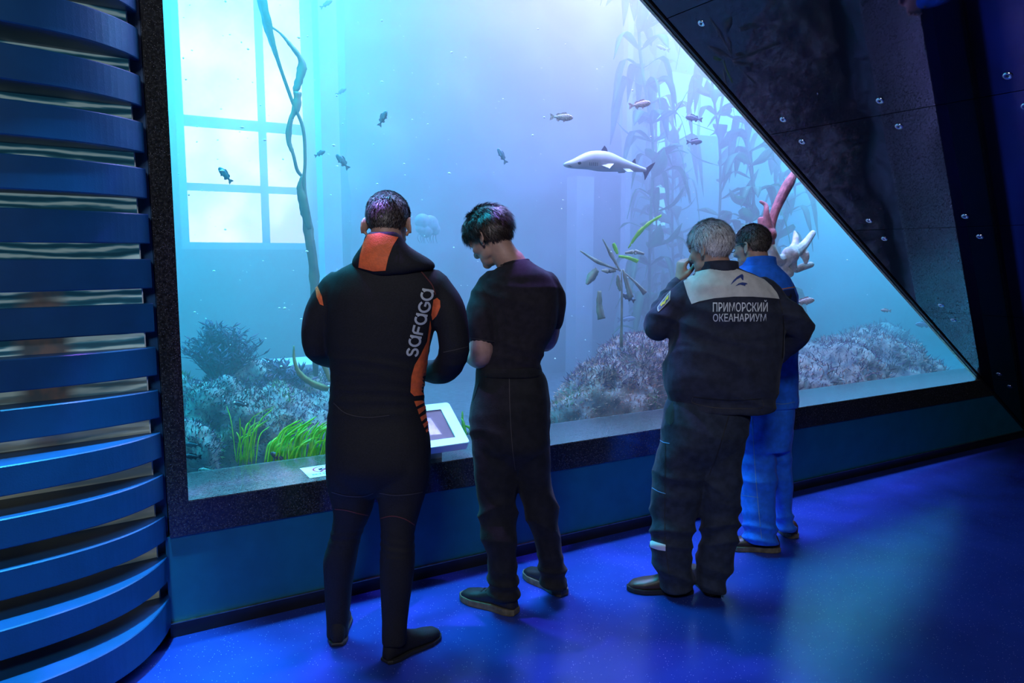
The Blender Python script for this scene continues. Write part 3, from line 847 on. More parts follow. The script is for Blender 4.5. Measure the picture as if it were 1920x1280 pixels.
# ------------------------------------------------------------------ sea stars on the glass
M_STAR = mat('pale_sea_star', (0.72, 0.62, 0.55), 0.7, var=0.2, vscale=25, bump=0.4, bscale=90)
M_STAR_R = mat('red_sea_star', (0.50, 0.16, 0.15), 0.7, var=0.3, vscale=25, bump=0.4, bscale=90)
def star(label, centre, arms, m, v=.53):
    base = PV(*centre, v)
    t = thing('sea_star', base, label, 'sea star')
    sc = np.linalg.norm(PV(centre[0] + 10, centre[1], v) - base) / 10
    shapes = [ellipsoid(base, (11 * sc, 11 * sc, 11 * sc))]
    for a in arms:
        P = [base] + [PV(x, y, v + dv) for x, y, dv, w in a]
        R = [9 * sc] + [w * sc for _, _, _, w in a]
        shapes.append(tube(P, R, 10, 4, round_ends=True))
    V, Fc = fuse(shapes, .0045, 3)
    mesh('body', V, Fc, m, t)
    return t
star('pale sea star with curled arms clinging to the glass beside the man with glasses', (1482, 478),
     [[(1505, 462, .02, 6), (1524, 437, .05, 4)], [(1495, 465, .05, 6), (1509, 478, .0, 6), (1511, 492, -.01, 2.5)], [(1490, 460, .04, 5), (1492, 445, .06, 4), (1490, 434, .08, 1.5)],
      [(1470, 485, .02, 7), (1455, 488, .0, 8), (1445, 470, .0, 8), (1446, 456, .03, 6)], [(1468, 500, .02, 7), (1480, 512, .0, 6)], [(1490, 505, .02, 4), (1505, 500, .03, 5), (1521, 496, .05, 4)]], M_STAR)
star('red sea star stretching one long arm up the glass behind the man with glasses', (1440, 440),
     [[(1446, 420, 0, 6), (1455, 392, 0, 6), (1470, 360, 0, 7), (1480, 342, 0, 7), (1488, 327, 0, 5)], [(1437, 400, 0, 4), (1436, 385, .02, 3), (1426, 378, .05, 2)], [(1446, 455, 0, 5), (1445, 470, .02, 5)], [(1430, 425, .02, 6), (1426, 412, .03, 4)], [(1425, 450, .02, 6), (1415, 462, .03, 4)]], M_STAR_R)
M_ANEM = mat('pale_sponge', (0.22, 0.30, 0.36), 0.8, var=0.25, vscale=20, bump=0.3, bscale=60)
b_ = PV(800, 428, 2.4)
sp = thing('sea_anemone', b_, 'pale ghostly anemone drifting behind the glass between the two black-clad men', 'anemone')
mesh('body', *fuse([ellipsoid(PV(x, y, 2.4), (r_ * .004, r_ * .003, r_ * .004)) for x, y, r_ in ((792, 415, 16), (806, 420, 18), (798, 432, 15), (815, 430, 12), (788, 428, 10))], .005, 2), M_ANEM, sp)
for i in range(9):
    x = 786 + i * 4
    mesh('tentacle', *tube([PV(x, 436, 2.4), PV(x - 3 + i % 3, 446, 2.4), PV(x + 2 - i % 4, 456, 2.42)], [.005, .004, .002], 6, 3), M_ANEM, sp)

# ------------------------------------------------------------------ fish
M_FISH_D = mat('dark_rockfish', (0.10, 0.10, 0.13), 0.45, var=0.5, vscale=22)
M_FISH_P = mat('pale_brown_rockfish', (0.55, 0.42, 0.36), 0.45, var=0.5, vscale=22)
M_FISH_B = mat('blue_grey_fish', (0.16, 0.22, 0.30), 0.45, var=0.4, vscale=22)
M_EYE = mat('fish_eye', (0.01, 0.01, 0.01), 0.15, var=0.0)
def flat_fin(poly, th=.008):
    n = len(poly)
    V = [(x, -th / 2, z) for x, z in poly] + [(x, th / 2, z) for x, z in poly]
    return V, [tuple(range(n))[::-1], tuple(range(n, 2 * n))] + [(i, (i + 1) % n, n + (i + 1) % n, n + i) for i in range(n)]
def make_fish(m, deep=.17):
    """unit length fish along +x (head), local coordinates"""
    xs = [.5, .46, .38, .25, .08, -.1, -.25, -.33]
    hz = [.01, .45, .75, 1.0, .95, .7, .35, .24]
    rings = []
    for x, h in zip(xs, hz):
        r = deep * h
        rings.append([(x, .5 * r * math.sin(a) * (1 if h > .02 else 1), r * math.cos(a) * (1.05 if math.cos(a) > 0 else .95)) for a in np.linspace(0, 2 * math.pi, 12, endpoint=False)])
    parts = [('body', loft(rings), m)]
    parts.append(('tail_fin', flat_fin([(-.30, .035), (-.42, .12), (-.52, .15), (-.47, 0), (-.52, -.15), (-.42, -.12), (-.30, -.035)]), m))
    parts.append(('dorsal_fin', flat_fin([(.26, deep * .95), (.20, deep * 1.45), (.05, deep * 1.4), (-.08, deep * 1.05), (-.16, deep * 1.2), (-.24, deep * .75), (-.25, deep * .3), (.2, deep * .6)]), m))
    parts.append(('anal_fin', flat_fin([(-.06, -deep * .8), (-.14, -deep * 1.25), (-.22, -deep * .8), (-.22, -deep * .3), (-.06, -deep * .5)]), m))
    parts.append(('pelvic_fin', flat_fin([(.2, -deep * .9), (.1, -deep * 1.35), (.05, -deep * .85)]), m))
    for s in (-1, 1):
        V, Fc = flat_fin([(.2, .0), (.04, -.07), (.0, -.01), (.06, .04)], .006)
        parts.append(('pectoral_fin', ([(x, s * (deep * .45 + (0.2 - x) * .25) + y, z - .03) for x, y, z in V], Fc), m))
        parts.append(('eye', ellipsoid((.40, s * deep * .30, .04), (.022, .012, .022), None, 10, 6), M_EYE))
    return parts
FISH_ME = {}
def fish(label, px, py, v, len_px, ang, kind='d', yaw=0.0, name='rockfish'):
    """ang: pitch in the picture (deg), 0 = head to the right, 180 = head to the left"""
    key = kind
    if key not in FISH_ME:
        FISH_ME[key] = make_fish({'d': M_FISH_D, 'p': M_FISH_P, 'b': M_FISH_B}[kind], {'d': .16, 'p': .15, 'b': .13}[kind])
    c = PV(px, py, v); sc = np.linalg.norm(PV(px + 10, py, v) - c) / 10 * len_px / max(.3, math.cos(yaw))
    t = thing(name, c, label, 'fish', 'small fish in the tank')
    flip = abs(ang) > 90
    a = math.radians(180 - ang if flip else ang)
    R = Matrix.Rotation((math.pi if flip else 0) + yaw, 4, 'Z') @ Matrix.Rotation(-a, 4, 'Y')
    t.rotation_euler = R.to_euler(); t.scale = (sc,) * 3
    first = 'me' not in FISH_ME.setdefault(key + 'm', {})
    for i, (nm, (V, Fc), m) in enumerate(FISH_ME[key]):
        d = FISH_ME[key + 'm']
        if i not in d:
            o = mesh(nm, V, Fc, m, t, nm in ('body', 'eye'), True); d[i] = o.data
        else:
            o = bpy.data.objects.new(nm, d[i]); link(o, t)
    return t
for a in [
    ('small dark fish pointing steeply up above the wetsuit man', 718, 222, .9, 30, 62, 'd'),
    ('small dark fish heading up just beside the pale post', 600, 288, 1.2, 22, 25, 'd'),
    ('dark fish pointing down along the pale post', 642, 303, 1.1, 34, 130, 'd'),
    ('large dark fish silhouetted against the bright far window', 422, 328, 1.0, 38, 130, 'd'),
    ('slender blue fish pointing up in the middle of open water', 941, 292, .9, 28, 120, 'b'),
    ('pale brown fish swimming just above the shark', 1053, 220, .8, 36, -3, 'p'),
    ('brown fish swimming above the shark tail', 1200, 196, .8, 32, 8, 'p'),
    ('dark fish before the cyan far window, upper of a pair', 1301, 222, 1.0, 24, 170, 'd'),
    ('dark fish before the cyan far window, lower of a pair', 1302, 266, 1.0, 22, 2, 'd'),
    ('faint fish close to the top of the diagonal steel edge', 1243, 90, 1.8, 20, 160, 'b'),
    ('faint fish near the top of the pale post', 612, 8, 1.6, 26, 30, 'b'),
    ('pinkish fish beside the shoulder of the man in bright blue', 1508, 565, .7, 26, 8, 'p'),
    ('dark fish just under the pale thin-bladed kelp', 1178, 558, .9, 22, 150, 'd'),
    ('dark blue fish resting against the granite jamb', 362, 856, .55, 34, 178, 'd'),
    ('shadowy fish hovering above the one against the granite jamb', 362, 834, .75, 32, 178, 'd'),
    ('small dark fish in front of the left mound', 452, 758, .85, 28, 170, 'd'),
    ('brown fish nosing out of the bright eelgrass clump', 522, 858, .56, 36, 145, 'd'),
    ('mottled fish lying at the bottom edge of the glass', 392, 884, .54, 44, 172, 'p'),
    ('small pink fish over the low purple bed', 1661, 582, 1.0, 12, 175, 'p'),
    ('faint fish over the low purple bed near the leaning wall', 1733, 609, 1.4, 20, 175, 'b'),
    ('faint dark fish below the pale thin-bladed kelp', 1175, 598, 2.0, 26, 5, 'b'),
    ('orange-tinted fish near the pale post', 640, 172, 2.0, 22, 30, 'b')]:
    fish(*a[:6], a[6])

# ------------------------------------------------------------------ shark
M_SHARK = mat('grey_shark_skin', (0.62, 0.58, 0.60), 0.5, var=0.1, vscale=9)
M_SHARK_FIN = mat('dark_shark_fin', (0.14, 0.12, 0.17), 0.5, var=0.2, vscale=9)
M_SHARK_BEL = mat('shark_belly', (0.30, 0.30, 0.38), 0.5, var=0.1)
def make_shark():
    v = .85
    c = PV(1146, 305, v); sc = np.linalg.norm(PV(1156, 305, v) - c) / 10
    t = thing('spiny_dogfish', c, 'grey spiny dogfish shark swimming toward the black-clad men', 'shark')
    X = lambda px, py, y=0.0: W(*(np.array([0, 0, 0]) + 0)) * 0 + c + UD * (px - 1146) * sc * 1.0 + ZD * (305 - py) * sc + VN * y * sc
    rows = [(1061, 313, 1.5, 1.5), (1066, 312.5, 4, 4), (1076, 311, 6.5, 7), (1090, 307.5, 10, 9), (1105, 304.5, 13, 11), (1122, 304, 15, 12), (1140, 304, 14.5, 11), (1158, 306, 11.5, 9), (1175, 308, 8.5, 7), (1192, 310, 6, 5), (1205, 311.5, 4, 3.2), (1212, 312, 3, 2.4)]
    rings = []
    for px, py, rz, ry in smooth_path(rows, 3):
        rings.append([X(px, py - rz * math.cos(a), ry * math.sin(a)) for a in np.linspace(0, 2 * math.pi, 18, endpoint=False)])
    mesh('body', *loft(rings), M_SHARK, t)
    def fin(name, poly, y0=0, dy=0, m=M_SHARK_FIN, th=1.2):
        n = len(poly)
        V = [X(px, py, y0 + dy * k - th / 2) for px, py, k in poly] + [X(px, py, y0 + dy * k + th / 2) for px, py, k in poly]
        mesh(name, V, [tuple(range(n))[::-1], tuple(range(n, 2 * n))] + [(i, (i + 1) % n, n + (i + 1) % n, n + i) for i in range(n)], m, t, False)
    fin('dorsal_fin', [(1122, 295, 0), (1128, 287, 0), (1133, 281, 0), (1137, 285, 0), (1140, 291, 0), (1144, 297, 0), (1134, 298, 0)])
    fin('second_dorsal_fin', [(1184, 304, 0), (1188, 298, 0), (1191, 296, 0), (1192, 301, 0), (1194, 306, 0)])
    fin('tail_fin', [(1207, 309, 0), (1214, 308, 0), (1222, 303, 0), (1231, 299, 0), (1225, 308, 0), (1219, 315, 0), (1214, 323, 0), (1211, 327, 0), (1210, 320, 0), (1207, 314, 0)])
    for s in (-1, 1):
        fin('pectoral_fin', [(1119, 311, 0), (1128, 316, 1), (1127, 317, 1.1), (1141, 308, .3), (1130, 308, 0)], s * 10, s * 9, M_SHARK)
        fin('pelvic_fin', [(1160, 311, 0), (1168, 318, 1), (1180, 317, 1), (1176, 313, .3)], s * 5, s * 5, M_SHARK)
        mesh('eye', *ellipsoid(X(1083, 310, s * 7.6), (3.0 * sc, 1.6 * sc, 2.4 * sc), (0, 0, WANG), 12, 8), M_EYE, t)
        for q in range(5):
            fin('gill_slit', [(1099 + q * 3.2, 308, 0), (1099.6 + q * 3.2, 308, 0), (1100.2 + q * 3.2, 313, 0), (1099.6 + q * 3.2, 313, 0)], s * (10.0 + q * .3), 0, M_SHARK_FIN, .8)
    fin('mouth', [(1064, 314.5, 0), (1070, 313.6, 0), (1076, 315.5, 0), (1070, 316, 0)], 0, 0, M_SHARK_FIN, 9)
make_shark()

# drifting white specks
mb = MB()
r = random.Random(5)
for i in range(650):
    px = r.uniform(330, 1800); py = r.uniform(0, 760); v = .5 + 2.5 * r.random() ** 2
    c = PV(px, py, v); s = r.choice([.002, .003, .003, .004, .006])
    e = r.uniform(.6, 2.2)
    if c[2] < .5: continue
    mb.add([c + UD * s * e, c - UD * s * e, c + VN * s, c - VN * s, c + ZD * s, c - ZD * s], [(0, 2, 4), (2, 1, 4), (1, 3, 4), (3, 0, 4), (2, 0, 5), (1, 2, 5), (3, 1, 5), (0, 3, 5)])
tag(mb.build('suspended_specks', mat('white_specks', (0.9, 0.92, 0.9), 0.6, var=0.0), None, False), 'tiny white specks drifting through the tank water', 'particles', kind='stuff')

# ------------------------------------------------------------------ sticker and touch screen on the sill
M_WHITE = mat('white_plastic', (0.80, 0.80, 0.84), 0.35, var=0.03)
M_WHITE_PAPER = mat('white_paper', (0.85, 0.85, 0.85), 0.6, var=0.03)
M_REDINK = mat('red_print', (0.55, 0.02, 0.12), 0.5, var=0.0)
M_BLACKINK = mat('black_print', (0.02, 0.02, 0.04), 0.5, var=0.0)
def text_mesh(s, size, bold=0.0, res=3):
    cu = bpy.data.curves.new('txt', 'FONT'); cu.body = s; cu.size = size; cu.offset = bold
    cu.align_x = 'CENTER'; cu.align_y = 'CENTER'; cu.resolution_u = res
    o = bpy.data.objects.new('txt', cu); COL.objects.link(o)
    dg = bpy.context.evaluated_depsgraph_get()
    me = o.evaluated_get(dg).to_mesh()
    V = np.array([tuple(v.co) for v in me.vertices]); Fc = [tuple(p.vertices) for p in me.polygons]
    bpy.data.objects.remove(o); bpy.data.curves.remove(cu)
    return V, Fc
z0 = SILL + 0.005
def flr(px, py, z):
    r_ = ray(px, py); return CAMP + r_ * ((z - CAM_H) / r_[2])
q = [flr(562, 878, z0), flr(577, 897, z0)]
su = float((q[0] - A0) @ UD); sv1 = float((q[0] - A0) @ VN); sv0 = float((q[1] - A0) @ VN)
SW, SH = 0.21, max(0.12, sv1 - sv0)
sc_ = W(su + SW / 2 + .0, (sv0 + sv1) / 2, z0)
stk = thing('sticker', sc_, 'white no-flash photography sticker with red oval lying on the sill', 'sticker')
def onsill(x, y, h=0.0): return sc_ + UD * x + VN * y + ZD * h
mesh('sheet', [onsill(x, y, h) for h in (0, .001) for x, y in ((-SW / 2, -SH / 2), (SW / 2, -SH / 2), (SW / 2, SH / 2), (-SW / 2, SH / 2))], BOXF, M_WHITE_PAPER, stk, False)
def ring2d(a, b_, w, n=40):
    V = []; 
    for k in range(n):
        p = 2 * math.pi * k / n; V += [(a * math.cos(p), b_ * math.sin(p)), ((a - w) * math.cos(p), (b_ - w) * math.sin(p))]
    return V, [(2 * k, (2 * k + 2) % (2 * n), (2 * k + 3) % (2 * n), 2 * k + 1) for k in range(n)]
V, Fc = ring2d(.062, SH * .30, .008)
oy = SH * .13
mesh('red_ring', [onsill(x, y + oy, .0014) for x, y in V], Fc, M_REDINK, stk, False)
mesh('red_bar', [onsill(x, y + oy, .0022) for x, y in ((-.045, -SH * .22), (-.036, -SH * .24), (.045, SH * .22), (.036, SH * .24))], [(0, 1, 2, 3)], M_REDINK, stk, False)
mesh('camera_symbol', [onsill(x, y + oy, .0017) for x, y in ((-.034, -.014), (.018, -.014), (.018, .014), (-.005, .014), (-.009, .02), (-.02, .02), (-.024, .014), (-.034, .014), (.022, -.004), (.044, -.012), (.044, .014), (.022, .006))], [(0, 1, 2, 3, 4, 5, 6, 7), (8, 9, 10, 11)], M_BLACKINK, stk, False)
V, Fc = ring2d(.010, .010, .004, 20)
mesh('camera_lens', [onsill(x - .008, y + oy, .0020) for x, y in V], Fc, M_WHITE_PAPER, stk, False)
for s_, yy, sz in (('БЕЗ ВСПЫШКИ', -SH * .27, .022), ('NO FLASH', -SH * .41, .014)):
    V, Fc = text_mesh(s_, sz, .0003)
    mesh('lettering', [onsill(x, y + yy, .0015) for x, y, z in V], Fc, M_BLACKINK, stk, False)
# ------------------------------------------------------------------ people: toolkit
M_SKIN = mat('skin', (0.46, 0.27, 0.20), 0.5, var=0.10, vscale=30, bump=0.05, bscale=300)
M_NEO = mat('black_neoprene', (0.012, 0.012, 0.015), 0.75, spec=0.3, var=0.2, vscale=200, bump=0.15, bscale=500, detail=2)
M_ORANGE = mat('orange_neoprene', (0.90, 0.16, 0.04), 0.6, var=0.12, vscale=60, bump=0.2, bscale=200)
M_LOGO = mat('grey_print', (0.55, 0.60, 0.61), 0.6, var=0.05)
M_REDSEAM = mat('red_stitching', (0.12, 0.03, 0.03), 0.7, var=0.1)
M_GREYSEAM = mat('grey_stitching', (0.05, 0.045, 0.045), 0.7, var=0.1)
M_TEE = mat('charcoal_cotton', (0.020, 0.017, 0.022), 0.85, spec=0.2, var=0.2, vscale=40, bump=0.2, bscale=400, sheen=.05)
M_TROU = mat('black_twill', (0.014, 0.014, 0.016), 0.8, spec=0.25, var=0.25, vscale=30, bump=0.25, bscale=300, sheen=.05)
M_NAVY = mat('navy_work_cloth', (0.026, 0.031, 0.052), 0.8, spec=0.25, var=0.2, vscale=30, bump=0.2, bscale=300, sheen=.08)
M_NAVY2 = mat('navy_work_trouser', (0.024, 0.033, 0.055), 0.8, spec=0.25, var=0.25, vscale=30, bump=0.2, bscale=300, sheen=.05)
M_YOKE = mat('grey_yoke_cloth', (0.62, 0.62, 0.58), 0.8, spec=0.25, var=0.08, vscale=30, bump=0.2, bscale=300)
M_REFLECT = mat('silver_reflective_print', (0.75, 0.80, 0.82), 0.5, var=0.05)
M_BLUECL = mat('royal_blue_cloth', (0.014, 0.15, 0.74), 0.75, spec=0.3, var=0.15, vscale=30, bump=0.2, bscale=300, sheen=.05)
M_BLUEDK = mat('dark_blue_cloth', (0.008, 0.02, 0.09), 0.75, var=0.15, vscale=30)
M_STITCH = mat('pale_blue_stitching', (0.12, 0.26, 0.50), 0.7, var=0.1)
M_STITCHO = mat('orange_piping', (0.62, 0.25, 0.12), 0.7, var=0.1)
M_EMBLEM = mat('blue_emblem_print', (0.02, 0.05, 0.22), 0.6, var=0.1)
M_YELLOW = mat('yellow_embroidery', (0.75, 0.68, 0.05), 0.6, var=0.1, bump=.3, bscale=300)
M_PATCH = mat('grey_blue_patch', (0.10, 0.13, 0.20), 0.7, var=0.1)
M_PATCHB = mat('pale_patch_border', (0.45, 0.48, 0.38), 0.7, var=0.1)
M_SHOE_BLK = mat('black_leather', (0.018, 0.017, 0.017), 0.45, var=0.2, vscale=20, bump=.1, bscale=150)
M_SHOE_BRN = mat('dark_brown_leather', (0.045, 0.026, 0.018), 0.45, var=0.25, vscale=20, bump=.1, bscale=150)
M_SOLE_TAN = mat('dirty_tan_sole', (0.13, 0.11, 0.07), 0.7, var=0.3, vscale=40)
M_SOLE_BLK = mat('black_rubber', (0.014, 0.014, 0.015), 0.6, var=0.2)
M_HAIR_DK = mat('dark_hair', (0.016, 0.011, 0.010), 0.5, var=0.4, vscale=60)
M_HAIR_BR = mat('dark_brown_hair', (0.030, 0.018, 0.013), 0.45, var=0.4, vscale=60)
M_HAIR_GY = mat('silver_grey_hair', (0.46, 0.45, 0.46), 0.5, var=0.3, vscale=40)
M_HAIR_W = mat('white_hair', (0.80, 0.80, 0.82), 0.4, var=0.1)
M_HAIR_G = mat('mid_grey_hair', (0.13, 0.12, 0.12), 0.5, var=0.2)
M_HAIR_L = mat('light_brown_hair', (0.10, 0.07, 0.06), 0.4, var=0.2)
M_HAIR_GB = mat('greying_brown_hair', (0.06, 0.045, 0.04), 0.5, var=0.5, vscale=60)
M_GLASSES = mat('dark_teal_spectacle_frame', (0.01, 0.05, 0.06), 0.3, var=0.1)

def rows_loft(rows, Y, inset=0.0, n=28, k=4, p=2.4):
    """rows: (py, xL, xR, dY, ry): a limb or trunk as stacked rounded sections"""
    R = smooth_path(rows, k)
    rings = []
    for py, xl, xr, dy, ry in R:
        a = PY(xl, py, Y + dy); b = PY(xr, py, Y + dy)
        c = (a + b) / 2; rx = max(.01, (b[0] - a[0]) / 2 - inset); rr = max(.01, ry - inset)
        ring_ = []
        for q in np.linspace(0, 2 * math.pi, n, endpoint=False):
            cs, sn = math.cos(q), math.sin(q)
            ring_.append(c + np.array([rx * np.sign(cs) * abs(cs) ** (2 / p), rr * np.sign(sn) * abs(sn) ** (2 / p), 0]))
        rings.append(ring_)
    return loft(rings)

def limb(pts, Y, inset=0.0, n=16, k=5, flat=1.0):
    """pts: (px, py, dY, radius)"""
    P = [PY(x, y, Y + dy) for x, y, dy, r_ in pts]
    return tube(P, [max(.008, r_ - inset) for *_, r_ in pts], n, k, flat, round_ends=True)

def wrinkle(V, Fc, amp, scale, seed, folds=()):
    N = vnormals(V, Fc)
    d = amp * fnoise(V, scale, seed) + amp * .5 * fnoise(V, scale * 2.3, seed + 3)
    for z0, w, a, fr in folds:
        ph = fr * V[:, 2] + 2.2 * fnoise(V, 7, seed + z0) + 9 * (V[:, 0] * .6 + V[:, 1])
        d = d + a * np.exp(-((V[:, 2] - z0) / w) ** 2) * (1 - np.abs(np.sin(ph)) * 1.6)
    return V + N * d[:, None]

def bvh_of(V, Fc):
    return BVHTree.FromPolygons([tuple(v) for v in V], Fc)

def subdivide_flat(V2, Fc, maxlen):
    bm = bmesh.new()
    vs_ = [bm.verts.new((x, y, 0)) for x, y in V2]
    for f in Fc:
        try: bm.faces.new([vs_[i] for i in f])
        except ValueError: pass
    bmesh.ops.triangulate(bm, faces=bm.faces)
    for _ in range(7):
        ed = [e for e in bm.edges if e.calc_length() > maxlen]
        if not ed: break
        bmesh.ops.subdivide_edges(bm, edges=ed, cuts=1, use_grid_fill=False)
        bmesh.ops.triangulate(bm, faces=[f for f in bm.faces if len(f.verts) > 3])
    bm.verts.index_update()
    V = [(v.co.x, v.co.y) for v in bm.verts]; F_ = [tuple(v.index for v in f.verts) for f in bm.faces]
    bm.free()
    return V, F_

def decal(name, bvh, V2, Fc, m, parent, off=.0015, maxlen=7, thick=.0015):
    """lay a flat outline (given in picture coordinates) on a garment as a thin raised patch"""
    V2, Fc = subdivide_flat(V2, Fc, maxlen)
    out = []; ok = []
    for x, y in V2:
        r_ = ray(x, y); r_ = r_ / np.linalg.norm(r_)
        h = bvh.ray_cast(Vector(CAMP), Vector(r_))
        if h[0] is None:
            best = None
            for t in np.linspace(2.3, 4.2, 40):
                q = bvh.find_nearest(Vector(CAMP + r_ * t))
                if q[0] is not None and (best is None or q[3] < best[3]): best = q
            h = best
        nn = Vector(h[1])
        if nn.dot(Vector(r_)) > 0: nn = -nn
        out.append(np.array(h[0]) + np.array(nn) * off)
    # orient faces to the viewer
    fs = []
    for f in Fc:
        a, b, c = (out[i] for i in f)
        nn = np.cross(b - a, c - a)
        fs.append(f if nn @ (a - CAMP) < 0 else f[::-1])
    return mesh(name, out, fs, m, parent)

def poly(pts): return pts, [tuple(range(len(pts)))]

def stroke2d(pts, w, closed=False):
    P = np.asarray(pts, float); n = len(P)
    if closed: T = np.roll(P, -1, 0) - np.roll(P, 1, 0)
    else: T = np.gradient(P, axis=0)
    T /= np.linalg.norm(T, axis=1)[:, None] + 1e-9
    Nn = np.stack([-T[:, 1], T[:, 0]], axis=1) * w / 2
    V = np.concatenate([P + Nn, P - Nn]).tolist()
    m_ = n if closed else n - 1
    return V, [(i, (i + 1) % n, n + (i + 1) % n, n + i) for i in range(m_)]

def seam(name, bvh, pts, w, m, parent, off=.0022):
    V, Fc = stroke2d(smooth_path(pts, 5), w)
    return decal(name, bvh, V, Fc, m, parent, off, 9)

class Head:
    """head-local frame: x right, y toward the face, z up; centre between the ears"""
    def __init__(s, centre, yaw, pitch, roll=0, sc=1.0):
        s.c = np.asarray(centre, float); s.sc = sc
        s.R = np.array((Matrix.Rotation(yaw, 3, 'Z') @ Matrix.Rotation(-pitch, 3, 'X') @ Matrix.Rotation(roll, 3, 'Y')))
    def pt(s, p): return s.c + s.R @ (np.asarray(p, float) * s.sc)
    def tr(s, V): return (s.c + (np.asarray(V, float) * s.sc) @ s.R.T)
    def shapes(s):
        L = []
        def add(c, r_, rot=None): 
            V, Fc = ellipsoid(c, r_, rot, 24, 18); L.append((s.tr(V), Fc))
        add((0, -.012, .035), (.076, .096, .086))           # skull
        add((0, .030, -.005), (.066, .066, .080))           # face
        add((0, .045, -.070), (.046, .045, .042))           # jaw
        add((0, .076, -.092), (.024, .020, .020))           # chin
        add((0, .082, .030), (.052, .020, .018))            # brow
        for q in (-1, 1):
            add((q * .037, .064, -.022), (.023, .024, .022))   # cheek
            add((q * .043, .022, -.060), (.014, .034, .026))   # jaw corner
            add((q * .032, .088, .010), (.013, .009, .009))    # eyelid bulge
            # ear: shell, rim, lobe
            V, Fc = ellipsoid((q * .081, -.012, -.005), (.007, .017, .028), (0, q * -.25, q * .35), 14, 10); L.append((s.tr(V), Fc))
            rim = [(q * (.082 + .012 * max(0, math.sin(a * .5 + .3))), -.012 - .019 * math.sin(a), -.004 + .031 * math.cos(a)) for a in np.linspace(-.5, 3.0, 9)]
            V, Fc = tube(rim, .0048, 8, 2, round_ends=True); L.append((s.tr(V), Fc))
            V, Fc = ellipsoid((q * .078, -.006, -.036), (.006, .009, .010), None, 10, 8); L.append((s.tr(V), Fc))
        V, Fc = tube([(0, .088, .022), (0, .100, -.004), (0, .112, -.028), (0, .100, -.036)], [.009, .011, .014, .010], 10, 3, round_ends=True); L.append((s.tr(V), Fc))
        for q in (-1, 1):
            V, Fc = ellipsoid((q * .013, .098, -.032), (.010, .011, .008)); L.append((s.tr(V), Fc))
        for z, r_ in ((-.054, .0065), (-.066, .0075)):
            V, Fc = tube([(-.022, .080, z + .002), (0, .092, z), (.022, .080, z + .002)], [.004, r_, .004], 8, 3, round_ends=True); L.append((s.tr(V), Fc))
        return L

def hair(head, m, parent, hairline, thick, seed, strands=3200, slen=.022, lift=.25, wave=0.0, name='hair', vol=(1, 1, 1), swirl=0.0, shades=()):
    shades = list(shades)
    # shell over the skull where hairline(x,y,z)>0, plus combed strands
    r = np.random.default_rng(seed)
    nu, nv = 64, 44
    c = np.array([0, -.012, .035]); rad = np.array([.076, .096, .086]) * np.array(vol)
    V = []; keep = []
    for i in range(nv + 1):
        th = math.pi * .86 * i / nv
        for j in range(nu):
            ph = 2 * math.pi * j / nu
            d = np.array([math.sin(th) * math.cos(ph), math.sin(th) * math.sin(ph), math.cos(th)])
            p0 = c + rad * d
            h = hairline(*p0)
            t = thick(*p0) * min(1, max(0, h / .02)) if h > 0 else -.003
            t += .0022 * math.sin(ph * 23 + 3 * math.sin(th * 7 + seed)) * (h > 0) + wave * math.sin(th * 14 + 2.5 * math.sin(ph * 4 + seed)) * (h > .01)
            V.append(p0 + d * t); keep.append(h > -.008)
    Fc = []
    for i in range(nv):
        for j in range(nu):
            f = (i * nu + j, (i + 1) * nu + j, (i + 1) * nu + (j + 1) % nu, i * nu + (j + 1) % nu)
            if all(keep[q] for q in f): Fc.append(f)
    VV = np.array(V)
    mb = MB(); mb.add(head.tr(VV), Fc)
    # strands
    T, N, A = tri_normals_area(VV, Fc)
    idx = r.choice(len(T), strands, p=A / A.sum()); bc = r.dirichlet((1, 1, 1), strands)
    P = (VV[T[idx]] * bc[:, :, None]).sum(axis=1); Nn = P - c; Nn /= np.linalg.norm(Nn, axis=1)[:, None]
    flow = np.stack([Nn[:, 0] * .4, np.where(P[:, 1] > .03, .6, -.35), np.full(strands, -1.0)], axis=1)
    flow[:, 0] += swirl
    flow = flow - Nn * (flow * Nn).sum(axis=1)[:, None]; flow /= np.linalg.norm(flow, axis=1)[:, None] + 1e-9
    flow = flow + r.normal(0, .28, flow.shape); flow = flow - Nn * (flow * Nn).sum(axis=1)[:, None]; flow /= np.linalg.norm(flow, axis=1)[:, None] + 1e-9
    S = np.cross(flow, Nn)
    ln = (slen * r.uniform(.5, 1.2, strands))[:, None]; w = (.0010 * r.uniform(.6, 1.4, strands))[:, None]
    p0 = P - Nn * .001; p1 = P + flow * ln * .5 + Nn * ln * lift * .7; p2 = P + flow * ln + Nn * ln * lift
    # keep strands close to the round of the head
    out = np.stack([p0 - S * w, p0 + S * w, p1 + S * w, p1 - S * w, p2], axis=1).reshape(-1, 3)
    f = []
    for i in range(strands):
        b_ = i * 5; f.append((b_, b_ + 1, b_ + 2, b_ + 3)); f.append((b_ + 3, b_ + 2, b_ + 4))
    nf = len(Fc)
    mb.add(head.tr(out), f)
    o = mb.build(name, [m] + shades, parent)
    mi = np.zeros(len(o.data.polygons), dtype=np.int32)
    if shades and len(mi) == nf + 2 * strands:
        mi[nf:] = np.repeat(r.integers(0, len(shades) + 1, strands), 2)
    o.data.polygons.foreach_set('material_index', mi)
    return o

